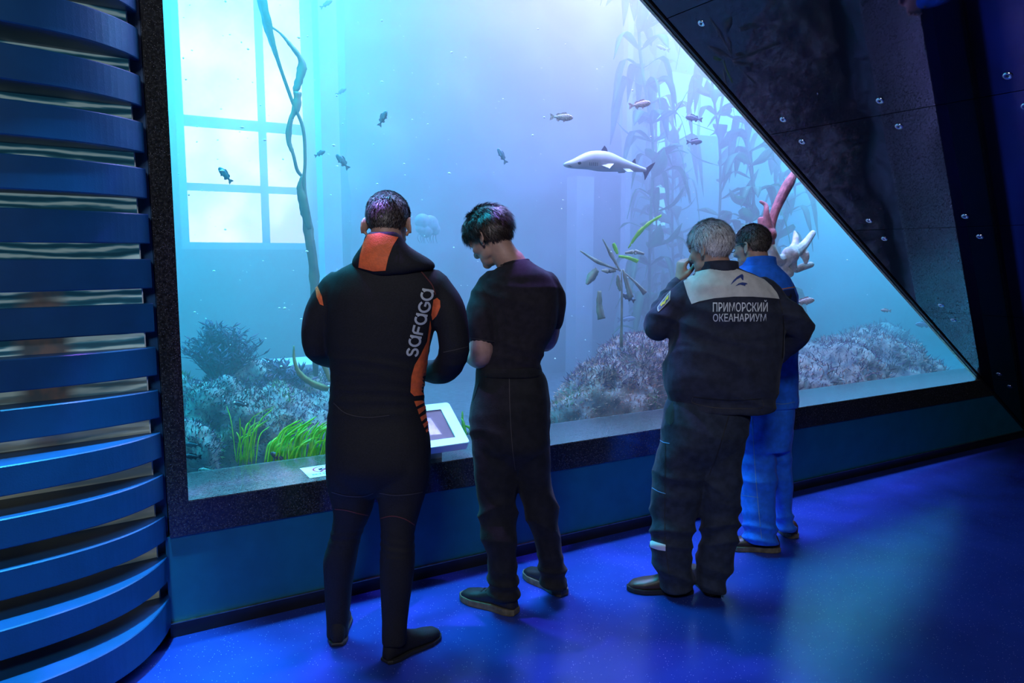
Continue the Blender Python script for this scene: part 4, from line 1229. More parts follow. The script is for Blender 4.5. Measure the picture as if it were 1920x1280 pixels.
def hand_shapes(wrist, fwd, palm, curl, side=1, spread=.12, sc=1.0):
    """wrist point, direction of the hand, palm normal (the side fingers curl to), curl radians per joint; side=+1 thumb to +cross"""
    f = np.asarray(fwd, float); f /= np.linalg.norm(f)
    p = np.asarray(palm, float); p = p - f * (p @ f); p /= np.linalg.norm(p)
    s = np.cross(f, p) * side
    w = np.asarray(wrist, float)
    L = []
    rings = []
    for t, hw, ht in ((-.02, .026, .020), (.0, .027, .019), (.03, .037, .017), (.065, .042, .015), (.090, .040, .012)):
        rings.append([w + f * t * sc + (s * hw * math.cos(a) + p * ht * math.sin(a)) * sc for a in np.linspace(0, 2 * math.pi, 16, endpoint=False)])
    L.append(loft(rings))
    for i, (off, ln) in enumerate(((.030, .072), (.010, .080), (-.011, .075), (-.031, .058))):
        b = w + (f * .082 + s * off) * sc
        d = f + s * off * spread * 20 * .3; d /= np.linalg.norm(d)
        P = [b - d * .02 * sc]; P.append(b)
        ang = 0
        cur = b
        for q, frac in enumerate((.44, .31, .25)):
            ang += curl * (1.0 + .08 * i)
            dd = d * math.cos(ang) + p * math.sin(ang)
            cur = cur + dd * ln * frac * sc
            P.append(cur)
        L.append(tube(P, [.0095 * sc, .0095 * sc, .009 * sc, .0082 * sc, .0070 * sc], 10, 3, round_ends=True))
    b = w + (f * .022 + s * .026) * sc
    d1 = f * .62 + s * .62 + p * .35; d1 /= np.linalg.norm(d1)
    d2 = f * .85 + s * .1 + p * .5; d2 /= np.linalg.norm(d2)
    L.append(tube([b - d1 * .01, b + d1 * .030 * sc, b + d1 * .036 * sc + d2 * .026 * sc, b + d1 * .036 * sc + d2 * .050 * sc], [.014 * sc, .012 * sc, .0105 * sc, .008 * sc], 10, 3, round_ends=True))
    return L

def shoe(parent, heel_px, toe_px, m_up, m_sole, length=.29, width=.105, hgt=.10, sole=.026, laces=None, name='shoe', heel_gap=True):
    h = flr(*heel_px, 0.0); t = flr(*toe_px, 0.0)
    f = t - h; f /= np.linalg.norm(f); s = np.array([f[1], -f[0], 0])
    def outline(x, grow=0.0):
        # half width along the foot 0..1
        wv = np.interp(x, [0, .04, .15, .4, .62, .75, .9, .97, 1.0], [.16, .27, .335, .30, .40, .44, .34, .2, .06])
        return wv * width + grow
    sh = thing('tmp', h)
    bpy.data.objects.remove(sh)
    rings = []
    for x in np.linspace(0, 1, 22):
        hw = outline(x)
        z = np.interp(x, [0, .03, .12, .30, .42, .60, .78, .92, 1.0], [.055, .085, hgt, hgt, .092, .070, .058, .048, .026])
        lo = sole * .6
        c = h + f * length * x
        ring_ = []
        for q in np.linspace(0, 2 * math.pi, 18, endpoint=False):
            cs, sn = math.cos(q), math.sin(q)
            zz = lo + (z - lo) * (.5 + .5 * np.sign(sn) * abs(sn) ** .75)
            ww = hw * np.sign(cs) * abs(cs) ** .62 * (1 - .28 * max(0, sn) ** 2)
            ring_.append(c + s * ww + ZD * zz)
        rings.append(ring_)
    up = mesh('%s_upper' % name, *loft(rings), m_up, None)
    up.name = name
    up.parent = parent; 
    up.data.transform(Matrix.Translation(-wloc(parent)))
    ol = [(x, outline(x, .006)) for x in np.linspace(-.012, 1.012, 20)]
    pts = [h + f * length * x + s * w for x, w in ol] + [h + f * length * x - s * w for x, w in ol[::-1]]
    n = len(pts)
    V = []; 
    for zz, k in ((0.001, .97), (.006, 1.0), (sole * .8, 1.0), (sole, .985)):
        cc = np.mean(pts, axis=0)
        V += [cc + (p - cc) * k + ZD * zz for p in pts]
    Fc = [tuple(range(n))[::-1], tuple(range(3 * n, 4 * n))]
    for q in range(3):
        Fc += [(q * n + i, q * n + (i + 1) % n, (q + 1) * n + (i + 1) % n, (q + 1) * n + i) for i in range(n)]
    mesh('sole', V, Fc, m_sole, up, False)
    if laces is not None:
        for x in (.42, .50, .58):
            z = np.interp(x, [.42, .60], [.094, .073]) + .001
            c = h + f * length * x
            mesh('lace', *tube([c - s * width * .2 + ZD * (z - .008), c + ZD * z, c + s * width * .2 + ZD * (z - .008)], .003, 6, 3), laces, up)
    return up

def neck(head, base, r0=.062, r1=.056):
    b = np.asarray(base, float)
    top = head.pt((0, -.02, -.02)); mid = (head.pt((0, -.015, -.07)) + b) / 2 
    return tube([b - ZD * .05, b, mid, top], [r0 * 1.25, r0 * 1.05, r0, r1], 18, 4)
# ------------------------------------------------------------------ person in the black and orange wetsuit
def build_p1():
    Y = 2.80
    base = flr(690, 1222, 0)
    P = thing('person', (base[0], base[1], 0), 'person in a black wetsuit with orange hood panel, looking down at the touch screen', 'person', 'visitors at the window')
    torso = [(478, 690, 770, .02, .06), (492, 662, 792, .01, .085), (508, 634, 816, 0, .10), (528, 618, 834, 0, .115), (555, 610, 838, 0, .125), (600, 611, 820, 0, .13), (650, 616, 806, 0, .13),
             (695, 621, 800, 0, .122), (740, 619, 795, 0, .118), (780, 616, 800, 0, .125), (830, 613, 807, -.01, .138), (870, 613, 807, -.012, .138), (897, 618, 801, -.005, .115), (915, 640, 780, 0, .085), (928, 670, 745, 0, .05)]
    lleg = [(820, 630, 705, -.005, .10), (855, 614, 711, -.005, .122), (895, 614, 708, 0, .112), (925, 619, 703, .01, .092), (956, 626, 698, .02, .082), (999, 621, 679, .03, .066), (1046, 608, 669, .035, .064), (1092, 609, 661, .05, .055), (1143, 611, 656, .06, .046), (1172, 613, 653, .065, .043), (1192, 613, 653, .065, .042)]
    rleg = [(820, 712, 790, -.01, .10), (855, 707, 807, -.01, .122), (895, 706, 805, -.015, .112), (925, 708, 798, -.02, .095), (956, 712, 788, -.03, .086), (999, 715, 778, -.05, .07), (1046, 713, 778, -.065, .068), (1092, 713, 774, -.075, .058), (1143, 715, 766, -.08, .047), (1185, 716, 763, -.085, .045), (1205, 717, 762, -.085, .045)]
    larm = [(632, 540, 0, .064), (606, 580, -.005, .066), (595, 625, 0, .060), (598, 654, .02, .055), (622, 668, .13, .048), (664, 672, .25, .040), (688, 664, .31, .034)]
    rarm = [(812, 535, 0, .064), (838, 575, -.005, .066), (850, 625, -.01, .062), (850, 665, .0, .058), (830, 694, .09, .055), (795, 694, .22, .044), (770, 684, .30, .035)]
    head = Head(PY(727, 424, Y + .015), math.radians(-4), math.radians(24), 0, .99)
    nb = PY(729, 500, Y - .01)
    I = .012
    shapes = [rows_loft(torso, Y, I), rows_loft(lleg, Y, I), rows_loft(rleg, Y, I), limb(larm, Y, I), limb(rarm, Y, I), neck(head, nb, .064)] + head.shapes()
    shapes += hand_shapes(PY(692, 660, Y + .33), (.25, .9, .12), (.9, -.1, -.3), .55, 1)
    shapes += hand_shapes(PY(766, 680, Y + .32), (-.2, .9, .15), (-.9, -.1, -.3), .55, -1)
    for hx, hy, tx, ty in ((632, 1200, 641, 1150), (738, 1228, 800, 1202)):
        a = flr(hx, hy, 0) + ZD * .045; b_ = flr(tx, ty, 0) + ZD * .03; d = (b_ - a) / np.linalg.norm(b_ - a)
        shapes.append(tube([a + d * .03, a + d * .09, a + d * .15], [.026, .024, .016], 10, 3, round_ends=True))
    mesh('body', *fuse(shapes, .005, 3), M_SKIN, P)
    V, Fc = fuse([rows_loft(torso, Y), rows_loft(lleg, Y), rows_loft(rleg, Y), limb(larm, Y), limb(rarm, Y)], .0075, 6)
    V = wrinkle(V, Fc, .0015, 14, 1.0, [(1.02, .10, .002, 60), (.46, .05, .002, 90), (1.17, .05, .002, 70)])
    suit = mesh('wetsuit', V, Fc, M_NEO, P)
    bv = bvh_of(V, Fc)
    # hood lying folded round the neck
    hood = [(434, 692, 742, -.085, .022), (442, 685, 752, -.075, .040), (458, 680, 764, -.055, .066), (474, 670, 786, -.03, .092), (490, 661, 810, -.015, .108), (502, 664, 814, -.015, .108), (511, 684, 790, -.03, .09), (517, 700, 760, -.05, .06)]
    Vh, Fh = fuse([rows_loft(hood, Y, 0, 28, 4, 2.2)], .006, 5)
    Vh = wrinkle(Vh, Fh, .003, 16, 2.0)
    ho = mesh('hood', Vh, Fh, M_NEO, P)
    bh = bvh_of(Vh, Fh)
    decal('hood_panel', bh, *poly([(690, 440), (712, 437), (746, 445), (736, 462), (728, 484), (723, 507), (700, 508), (673, 501), (676, 478), (682, 456)]), M_ORANGE, ho, .003)['label'] = 'orange hood panel'
    # orange side panel with black bars below, shoulder panels
    sp = decal('side_panel', bv, *poly([(806, 600), (800, 640), (788, 665), (777, 684), (771, 705), (769, 735), (776, 742), (794, 740), (797, 715), (799, 690), (803, 650), (808, 615)]), M_ORANGE, suit, .002)
    sp['label'] = 'orange side panel'
    for q in ([(776, 752), (791, 750), (796, 754), (780, 762)], [(782, 767), (797, 759), (800, 764), (785, 777)], [(787, 782), (801, 773), (803, 779), (790, 790)], [(792, 795), (804, 786), (805, 792), (795, 802)], [(797, 806), (806, 799), (806, 803), (799, 811)]):
        decal('side_bar', bv, *poly(q), M_ORANGE, suit, .002, 5)
    decal('shoulder_panel', bv, *poly([(812, 562), (819, 558), (825, 563), (826, 575), (820, 590), (810, 600), (808, 590)]), M_ORANGE, suit, .002, 5)
    decal('shoulder_panel', bv, *poly([(592, 540), (596, 536), (604, 556), (607, 573), (600, 570), (594, 556)]), M_ORANGE, suit, .002, 5)
    seam('seam', bv, [(784, 503), (800, 522), (810, 535), (816, 552)], 2.0, M_REDSEAM, suit)
    seam('seam', bv, [(622, 922), (650, 929), (680, 930), (700, 924)], 1.6, M_GREYSEAM, suit)
    seam('seam', bv, [(712, 924), (740, 928), (770, 926), (792, 922)], 1.6, M_GREYSEAM, suit)
    seam('seam', bv, [(712, 972), (735, 967), (758, 972), (777, 984)], 1.8, M_REDSEAM, suit)
    seam('seam', bv, [(628, 954), (648, 956), (672, 962), (690, 966)], 1.6, M_REDSEAM, suit)
    seam('seam', bv, [(626, 755), (650, 775), (690, 782), (730, 778)], 1.4, M_GREYSEAM, suit)
    seam('seam', bv, [(832, 660), (855, 655), (882, 648)], 1.5, M_GREYSEAM, suit)
    # lettering running up the side of the back
    def arc(cx, cy, rx, ry, a0, a1, n=14):
        return [(cx + rx * math.cos(math.radians(a)), cy + ry * math.sin(math.radians(a))) for a in np.linspace(a0, a1, n)]
    def A_(): return [(arc(.45, .5, .40, .42, 70, 360 + 55, 26), False), ([(.84, .98), (.84, .5), (.84, .04)], False)]
    GL = {'s': [(arc(.45, .74, .32, .20, 20, 180, 8) + arc(.45, .74, .32, .22, 200, 270, 5) + arc(.45, .28, .34, .24, 90, -160, 14), False)],
          'a': A_(),
          'F': [([(.9, .95), (.55, .95), (.30, .93), (.16, .80), (.14, .55), (.14, .02)], False), ([(.14, .52), (.5, .52), (.8, .52)], False)],
          'G': [(arc(.5, .5, .42, .44, 40, 330, 22) + [(.86, .45), (.52, .47)], False)]}
    org = np.array([781.0, 670.0]); dr = np.array([.262, -.965]); upv = np.array([-.985, -.17])
    x = 0.0
    for ch, wd, ht in (('s', 19, 21), ('a', 22, 23), ('F', 19, 21), ('a', 22, 23), ('G', 23, 22), ('a', 23, 24)):
        VV = []; FF = []
        for pts, closed in GL[ch]:
            Q = [org + dr * (x + a * wd) + upv * (b_ * ht) for a, b_ in pts]
            v_, f_ = stroke2d(Q, 4.2); k0 = len(VV); VV += v_; FF += [tuple(i + k0 for i in f) for f in f_]
        decal('letter', bv, VV, FF, M_LOGO, suit, .0018, 6)
        x += wd + .8
    shoe(P, (633, 1212, ), (642, 1150), M_NEO, M_SOLE_BLK, .27, .10, .11, .016, name='dive_boot')
    b2 = shoe(P, (722, 1243), (806, 1200), M_NEO, M_SOLE_BLK, .28, .10, .12, .016, name='dive_boot')
    def hl(x, y, z):   # short back and sides, thin on the crown front
        return min(.03, z + .045 if y < -.02 else (z - .005 - (y + .02) * .35))
    hair(head, M_HAIR_DK, P, hl, lambda x, y, z: .004 + .003 * (z > .06), 11, 8000, .016, .22, shades=(M_HAIR_G, M_HAIR_L))
build_p1()

# ------------------------------------------------------------------ young person in black T-shirt
def build_p2():
    Y = 3.12
    base = flr(985, 1135, 0)
    P = thing('person', (base[0], base[1], 0), 'dark-haired person in a charcoal T-shirt and black trousers, head bowed', 'person', 'visitors at the window')
    tee = [(486, 944, 990, .01, .066), (497, 936, 1004, 0, .08), (510, 920, 1027, 0, .098), (528, 902, 1041, 0, .112), (552, 897, 1048, 0, .12), (590, 900, 1046, 0, .12), (630, 905, 1035, 0, .116), (662, 900, 1021, 0, .112), (686, 895, 1014, 0, .11), (702, 896, 1017, 0, .11)]
    hips = [(680, 897, 1013, 0, .105), (692, 894, 1014, 0, .112), (710, 892, 1024, 0, .118), (740, 886, 1030, -.005, .128), (775, 880, 1033, -.01, .135), (829, 883, 1030, -.008, .13), (856, 900, 1015, 0, .10), (876, 930, 990, 0, .06)]
    lleg = [(820, 882, 966, 0, .115), (860, 886, 969, 0, .11), (905, 892, 970, 0, .098), (946, 897, 969, 0, .09), (994, 900, 970, -.01, .082), (1025, 909, 970, -.01, .078), (1042, 915, 969, -.01, .074), (1070, 914, 970, -.01, .074), (1101, 916, 972, -.01, .074), (1120, 917, 973, -.01, .072)]
    rleg = [(820, 948, 1031, .01, .115), (860, 958, 1032, .02, .11), (905, 971, 1034, .04, .098), (946, 980, 1045, .05, .09), (994, 996, 1050, .07, .08), (1039, 1007, 1056, .09, .074), (1070, 1011, 1060, .10, .072), (1094, 1015, 1060, .10, .07)]
    lslv = [(924, 530, -.01, .058), (909, 560, -.03, .064), (902, 600, -.06, .064), (903, 640, -.075, .058)]
    rslv = [(1024, 532, .0, .056), (1036, 560, .03, .058), (1037, 590, .07, .052), (1036, 602, .09, .048)]
    larm = [(915, 550, -.02, .045), (904, 630, -.075, .050), (903, 660, -.075, .050), (898, 670, -.04, .048), (884, 662, .06, .042), (876, 650, .16, .034), (872, 640, .24, .028)]
    rarm = [(1030, 550, .02, .042), (1034, 600, .08, .042), (1026, 640, .12, .040), (1005, 640, .22, .036), (975, 628, .30, .028)]
    head = Head(PY(920, 446, Y + .02), math.radians(52), math.radians(30), 0, .95)
    nb = PY(962, 495, Y)
    I = .012
    shapes = [rows_loft(tee, Y, I), rows_loft(hips, Y, I), rows_loft(lleg, Y, I * 2.2), rows_loft(rleg, Y, I * 2.2), limb(larm, Y), limb(rarm, Y), neck(head, nb, .056, .054)] + head.shapes()
    shapes += hand_shapes(PY(871, 638, Y + .25), (-.15, .75, .55), (.8, .3, -.2), .5, -1)
    shapes += hand_shapes(PY(970, 626, Y + .31), (-.75, .5, .25), (-.2, .3, .9), .5, 1)
    for hx, hy, tx, ty in ((958, 1146, 890, 1128), (1050, 1112, 1004, 1090)):
        a = flr(hx, hy, 0) + ZD * .045; b_ = flr(tx, ty, 0) + ZD * .03; d = (b_ - a) / np.linalg.norm(b_ - a)
        shapes.append(tube([a + d * .03, a + d * .09, a + d * .15], [.026, .024, .016], 10, 3, round_ends=True))
    mesh('body', *fuse(shapes, .005, 3), M_SKIN, P)
    V, Fc = fuse([rows_loft(tee, Y), limb(lslv, Y), limb(rslv, Y)], .0075, 5)
    V = wrinkle(V, Fc, .003, 13, 4.0, [(1.05, .12, .006, 34), (1.42, .06, .003, 40), (1.22, .12, .003, 26)])
    tee_o = mesh('t_shirt', V, Fc, M_TEE, P); bt = bvh_of(V, Fc)
    cr = [nb + np.array([.062 * math.cos(a), .056 * math.sin(a), .004 + .010 * math.cos(a - .3) - .006 * math.sin(a)]) for a in np.linspace(0, 2 * math.pi, 25)]
    mesh('collar', *tube(cr, .0095, 8, 1), M_TEE, tee_o)
    seam('seam', bt, [(900, 534), (912, 552), (926, 580), (932, 612), (930, 645)], 1.6, M_TROU, tee_o)
    seam('seam', bt, [(882, 633), (905, 637), (927, 640)], 1.3, M_GREYSEAM, tee_o)
    V, Fc = fuse([rows_loft(hips, Y), rows_loft(lleg, Y), rows_loft(rleg, Y)], .0075, 5)
    V = wrinkle(V, Fc, .004, 11, 6.0, [(.10, .10, .010, 42), (.42, .10, .009, 30), (.80, .08, .004, 30)])
    tr = mesh('trousers', V, Fc, M_TROU, P); bp_ = bvh_of(V, Fc)
    wb = [(684, 896, 1014, 0, .114), (692, 893, 1016, 0, .117), (701, 894, 1018, 0, .117)]
    mesh('waistband', *rows_loft(wb, Y, 0, 28, 3), M_TROU, tr)
    seam('seam', bp_, [(955, 705), (956, 760), (960, 830), (966, 880)], 1.2, M_GREYSEAM, tr)
    seam('pocket_edge', bp_, [(898, 716), (892, 735), (886, 752)], 2.0, M_SOLE_BLK, tr)
    shoe(P, (968, 1152), (886, 1126), M_SHOE_BLK, M_SOLE_TAN, .30, .11, .095, .030, M_TROU)
    shoe(P, (1058, 1117), (1004, 1087), M_SHOE_BLK, M_SOLE_TAN, .29, .105, .095, .030, M_TROU)
    def hl(x, y, z):
        if y < -.03: return min(.03, z + .062)
        if y < .02: return min(.03, z + .012 - .0 * x)
        return min(.03, z - .030 + .0 * x)
    hair(head, M_HAIR_BR, P, hl, lambda x, y, z: .012 + .012 * max(0, min(1, (z + .02) / .08)) + .010 * max(0, y) / .08, 12, 9000, .040, .14, .004, swirl=.3, shades=(M_HAIR_DK, M_HAIR_L))
    # sheet of paper
    sh = thing('paper_sheet', PY(856, 612, Y + .33), 'white sheet of paper held in front of the person in the T-shirt', 'paper')
    tl, tr_, br, bl = PY(838, 584, Y + .36), PY(878, 587, Y + .34), PY(890, 648, Y + .27), PY(846, 652, Y + .29)
    nn = np.cross(tr_ - tl, bl - tl); nn /= np.linalg.norm(nn)
    G = [tl * (1 - a) * (1 - b_) + tr_ * a * (1 - b_) + br * a * b_ + bl * (1 - a) * b_ + nn * .008 * math.sin(a * 3) for b_ in np.linspace(0, 1, 6) for a in np.linspace(0, 1, 6)]
    F_ = [(i * 6 + j, i * 6 + j + 1, i * 6 + j + 7, i * 6 + j + 6) for i in range(5) for j in range(5)]
    G2 = G + [g_ + nn * .0006 for g_ in G]
    mesh('sheet', G2, F_ + [tuple(i + 36 for i in f[::-1]) for f in F_], M_WHITE_PAPER, sh)
build_p2()

# ------------------------------------------------------------------ grey-haired person in the navy work suit
def build_p3():
    Y = 3.27
    base = flr(1280, 1114, 0)
    P = thing('person', (base[0], base[1], 0), 'grey-haired person in a navy work jacket with grey yoke, hand raised to the mouth', 'person', 'visitors at the window')
    jk = [(500, 1326, 1384, .01, .07), (508, 1312, 1398, 0, .085), (520, 1294, 1424, 0, .10), (534, 1283, 1441, 0, .115), (558, 1273, 1457, 0, .127), (592, 1264, 1466, 0, .135), (634, 1257, 1467, 0, .142), (685, 1248, 1465, 0, .150), (715, 1246, 1461, 0, .150), (738, 1250, 1456, 0, .142), (746, 1252, 1454, 0, .138), (756, 1251, 1452, 0, .138), (766, 1254, 1450, 0, .136)]
    hips = [(735, 1262, 1412, 0, .115), (772, 1246, 1405, -.005, .135), (826, 1240, 1394, -.01, .14), (862, 1260, 1370, 0, .11), (890, 1295, 1340, 0, .06)]
    lleg = [(815, 1239, 1335, 0, .125), (860, 1231, 1332, 0, .12), (916, 1221, 1318, .01, .105), (964, 1221, 1306, .01, .098), (1012, 1221, 1298, .0, .09), (1044, 1223, 1296, .0, .088), (1075, 1232, 1299, .0, .085), (1100, 1240, 1300, .0, .08)]
    rleg = [(815, 1290, 1396, 0, .125), (860, 1302, 1391, 0, .12), (916, 1311, 1387, -.01, .105), (964, 1312, 1384, -.01, .098), (1005, 1315, 1381, -.02, .09), (1044, 1307, 1373, -.02, .088), (1080, 1305, 1364, -.02, .08), (1104, 1309, 1359, -.02, .075)]
    larm = [(1300, 545, 0, .068), (1262, 578, .01, .070), (1238, 606, .03, .066), (1234, 610, .06, .064), (1246, 580, .15, .058), (1266, 545, .21, .048), (1273, 532, .235, .042)]
    rarm = [(1430, 545, 0, .066), (1462, 578, -.015, .064), (1490, 602, -.02, .060), (1500, 614, 0, .058), (1482, 642, .07, .054), (1455, 668, .15, .046), (1440, 680, .20, .040)]
    head = Head(PY(1331, 468, Y + .02), math.radians(42), math.radians(10), 0, .92)
    nb = PY(1350, 508, Y)
    I = .016
    ba = [(x, y, d, r_ - .022) for x, y, d, r_ in larm]; bb = [(x, y, d, r_ - .022) for x, y, d, r_ in rarm]
    shapes = [rows_loft(jk, Y, I), rows_loft(hips, Y, I), rows_loft(lleg, Y, .035), rows_loft(rleg, Y, .035), limb(ba, Y), limb(bb, Y), neck(head, nb, .060)] + head.shapes()
    shapes += hand_shapes(PY(1274, 528, Y + .235), (.10, -.05, 1.0), (.95, .25, .1), .85, -1, sc=1.05)
    shapes += hand_shapes(PY(1436, 684, Y + .21), (-.8, .3, -.5), (0, -1, -.1), .4, 1)
    for hx, hy, tx, ty in ((1290, 1106, 1200, 1104), (1342, 1114, 1316, 1096)):
        a = flr(hx, hy, 0) + ZD * .045; b_ = flr(tx, ty, 0) + ZD * .03; d = (b_ - a) / np.linalg.norm(b_ - a)
        shapes.append(tube([a + d * .03, a + d * .09, a + d * .15], [.026, .024, .016], 10, 3, round_ends=True))
    mesh('body', *fuse(shapes, .005, 3), M_SKIN, P)
    V, Fc = fuse([rows_loft(jk, Y), limb(larm, Y), limb(rarm, Y)], .0075, 4)
    V = wrinkle(V, Fc, .007, 10, 8.0, [(1.25, .10, .006, 26), (.92, .05, .006, 40), (1.32, .05, .005, 38), (1.12, .14, .006, 22), (1.40, .05, .004, 40)])
    jo = mesh('work_jacket', V, Fc, M_NAVY, P); bj = bvh_of(V, Fc)
    decal('yoke', bj, *poly([(1281, 524), (1300, 512), (1320, 507), (1345, 503), (1372, 502), (1390, 508), (1412, 516), (1432, 524), (1446, 536), (1456, 549), (1461, 560), (1440, 558), (1410, 556), (1376, 556), (1340, 559), (1312, 565), (1297, 570), (1289, 552)]), M_YOKE, jo, .003)['label'] = 'grey yoke across the shoulders'
    # lettering
    for s_, x0, x1, y0, y1 in (('ПРИМОРСКИЙ', 1336.5, 1439, 562, 584.5), ('ОКЕАНАРИУМ', 1337, 1436, 588, 602.5)):
        VV, FF = text_mesh(s_, 1.0, .012, 2)
        a, b_ = VV[:, 0].min(), VV[:, 0].max(); c, d = VV[:, 1].min(), VV[:, 1].max()
        pts = [((x - a) / (b_ - a) * (x1 - x0) + x0, y1 - (y - c) / (d - c) * (y1 - y0) + (0.0)) for x, y, z in VV]
        decal('lettering', bj, pts, FF, M_REFLECT, jo, .002, 8)
    # leaping dolphin emblem on the yoke
    decal('emblem', bj, *poly([(1369, 535), (1374, 527), (1381, 520), (1388, 516), (1391, 515), (1393, 518), (1391, 521), (1393, 526), (1391, 526), (1388, 521), (1382, 524), (1375, 530)]), M_EMBLEM, jo, .0055, 5)
    decal('emblem', bj, *poly([(1378, 537), (1384, 532), (1391, 530), (1398, 531), (1401, 533), (1397, 534), (1396, 537), (1394, 536), (1393, 533), (1387, 534)]), M_EMBLEM, jo, .0055, 5)
    # sleeve patch
    decal('patch_border', bj, *poly([(1233, 576), (1241, 565), (1249, 555), (1258, 545), (1257, 555), (1257, 562), (1246, 574), (1235, 585), (1233, 582)]), M_PATCHB, jo, .003, 4)['label'] = 'sleeve patch with yellow emblem'
    decal('patch', bj, *poly([(1235, 577), (1242, 567), (1250, 557), (1256, 549), (1255, 560), (1246, 572), (1236, 582)]), M_PATCH, jo, .0042, 4)
    decal('patch_emblem', bj, *poly([(1239, 573), (1243, 567), (1247, 565), (1250, 559), (1255, 553), (1254, 561), (1250, 563), (1248, 569), (1243, 572), (1241, 575)]), M_YELLOW, jo, .0054, 3)
    # collar
    rings = []
    hd = nb
    for zz, rx, ry_, dy in ((-.03, .088, .082, 0), (.0, .084, .078, .0), (.022, .080, .074, .004), (.036, .080, .074, .006)):
        rings.append([hd + np.array([rx * math.cos(a), dy + ry_ * math.sin(a), zz - .012 * math.sin(a)]) for a in np.linspace(0, 2 * math.pi, 30, endpoint=False)])
    rin = [[hd + np.array([(rx - .006) * math.cos(a), dy + (ry_ - .006) * math.sin(a), zz - .012 * math.sin(a)]) for a in np.linspace(0, 2 * math.pi, 30, endpoint=False)] for zz, rx, ry_, dy in ((.036, .080, .074, .006), (-.03, .088, .082, 0))]
    mesh('collar', *loft(rings + rin, False), M_NAVY, jo)
    seam('hem_stitch', bj, [(1299, 744), (1300, 755), (1340, 764), (1380, 766), (1428, 764), (1428, 748)], 1.2, M_GREYSEAM, jo)
    seam('hem_stitch', bj, [(1299, 744), (1340, 748), (1380, 750), (1428, 747)], 1.2, M_SOLE_BLK, jo)
    seam('seam', bj, [(1461, 562), (1468, 594), (1468, 640), (1466, 670)], 1.8, M_SOLE_BLK, jo)
    V, Fc = fuse([rows_loft(hips, Y), rows_loft(lleg, Y), rows_loft(rleg, Y)], .0075, 4)
    V = wrinkle(V, Fc, .005, 10, 9.0, [(.10, .09, .012, 40), (.36, .12, .012, 30), (.55, .1, .006, 26), (.78, .08, .004, 26)])
    tr = mesh('work_trousers', V, Fc, M_NAVY2, P); bp_ = bvh_of(V, Fc)
    decal('reflective_band', bp_, *poly([(1220, 1012), (1234, 1017), (1248, 1021), (1248, 1032), (1234, 1030), (1220, 1025)]), M_REFLECT, tr, .003, 5)
    decal('pocket', bp_, *poly([(1257, 758), (1262, 752), (1264, 770), (1263, 790), (1258, 797), (1252, 794), (1247, 784), (1250, 768)]), M_SOLE_BLK, tr, .002, 5)
    seam('stitching', bp_, [(1223, 914), (1235, 921), (1248, 925)], 1.4, M_STITCH, tr)
    seam('stitching', bp_, [(1238, 825), (1245, 829), (1256, 831)], 1.4, M_STITCH, tr)
    seam('seam', bp_, [(1370, 768), (1360, 800), (1345, 850), (1330, 890)], 1.6, M_SOLE_BLK, tr)
    seam('seam', bp_, [(1248, 830), (1247, 920), (1247, 1010), (1255, 1080)], 1.4, M_SOLE_BLK, tr)
    shoe(P, (1298, 1110), (1196, 1106), M_SHOE_BRN, M_SOLE_BLK, .30, .11, .095, .024)
    shoe(P, (1342, 1118), (1318, 1096), M_SHOE_BRN, M_SOLE_TAN, .29, .105, .095, .024)
    def hl(x, y, z):
        if y < -.035: return min(.03, z + .050)
        if y < .025: return min(.03, z - .008)
        return min(.03, z - .040)
    hair(head, M_HAIR_GY, P, hl, lambda x, y, z: .009 + .010 * max(0, min(1, (z + .02) / .09)), 13, 10000, .036, .16, .002, swirl=-.2, shades=(M_HAIR_W, M_HAIR_W, M_HAIR_W, M_HAIR_G))
    for q in (-1,):
        mesh('spectacle_arm', *tube([head.pt((q * .080, -.015, .022)), head.pt((q * .076, .03, .020)), head.pt((q * .068, .068, .018))], .002, 6, 3), M_SOLE_BLK, P)
build_p3()

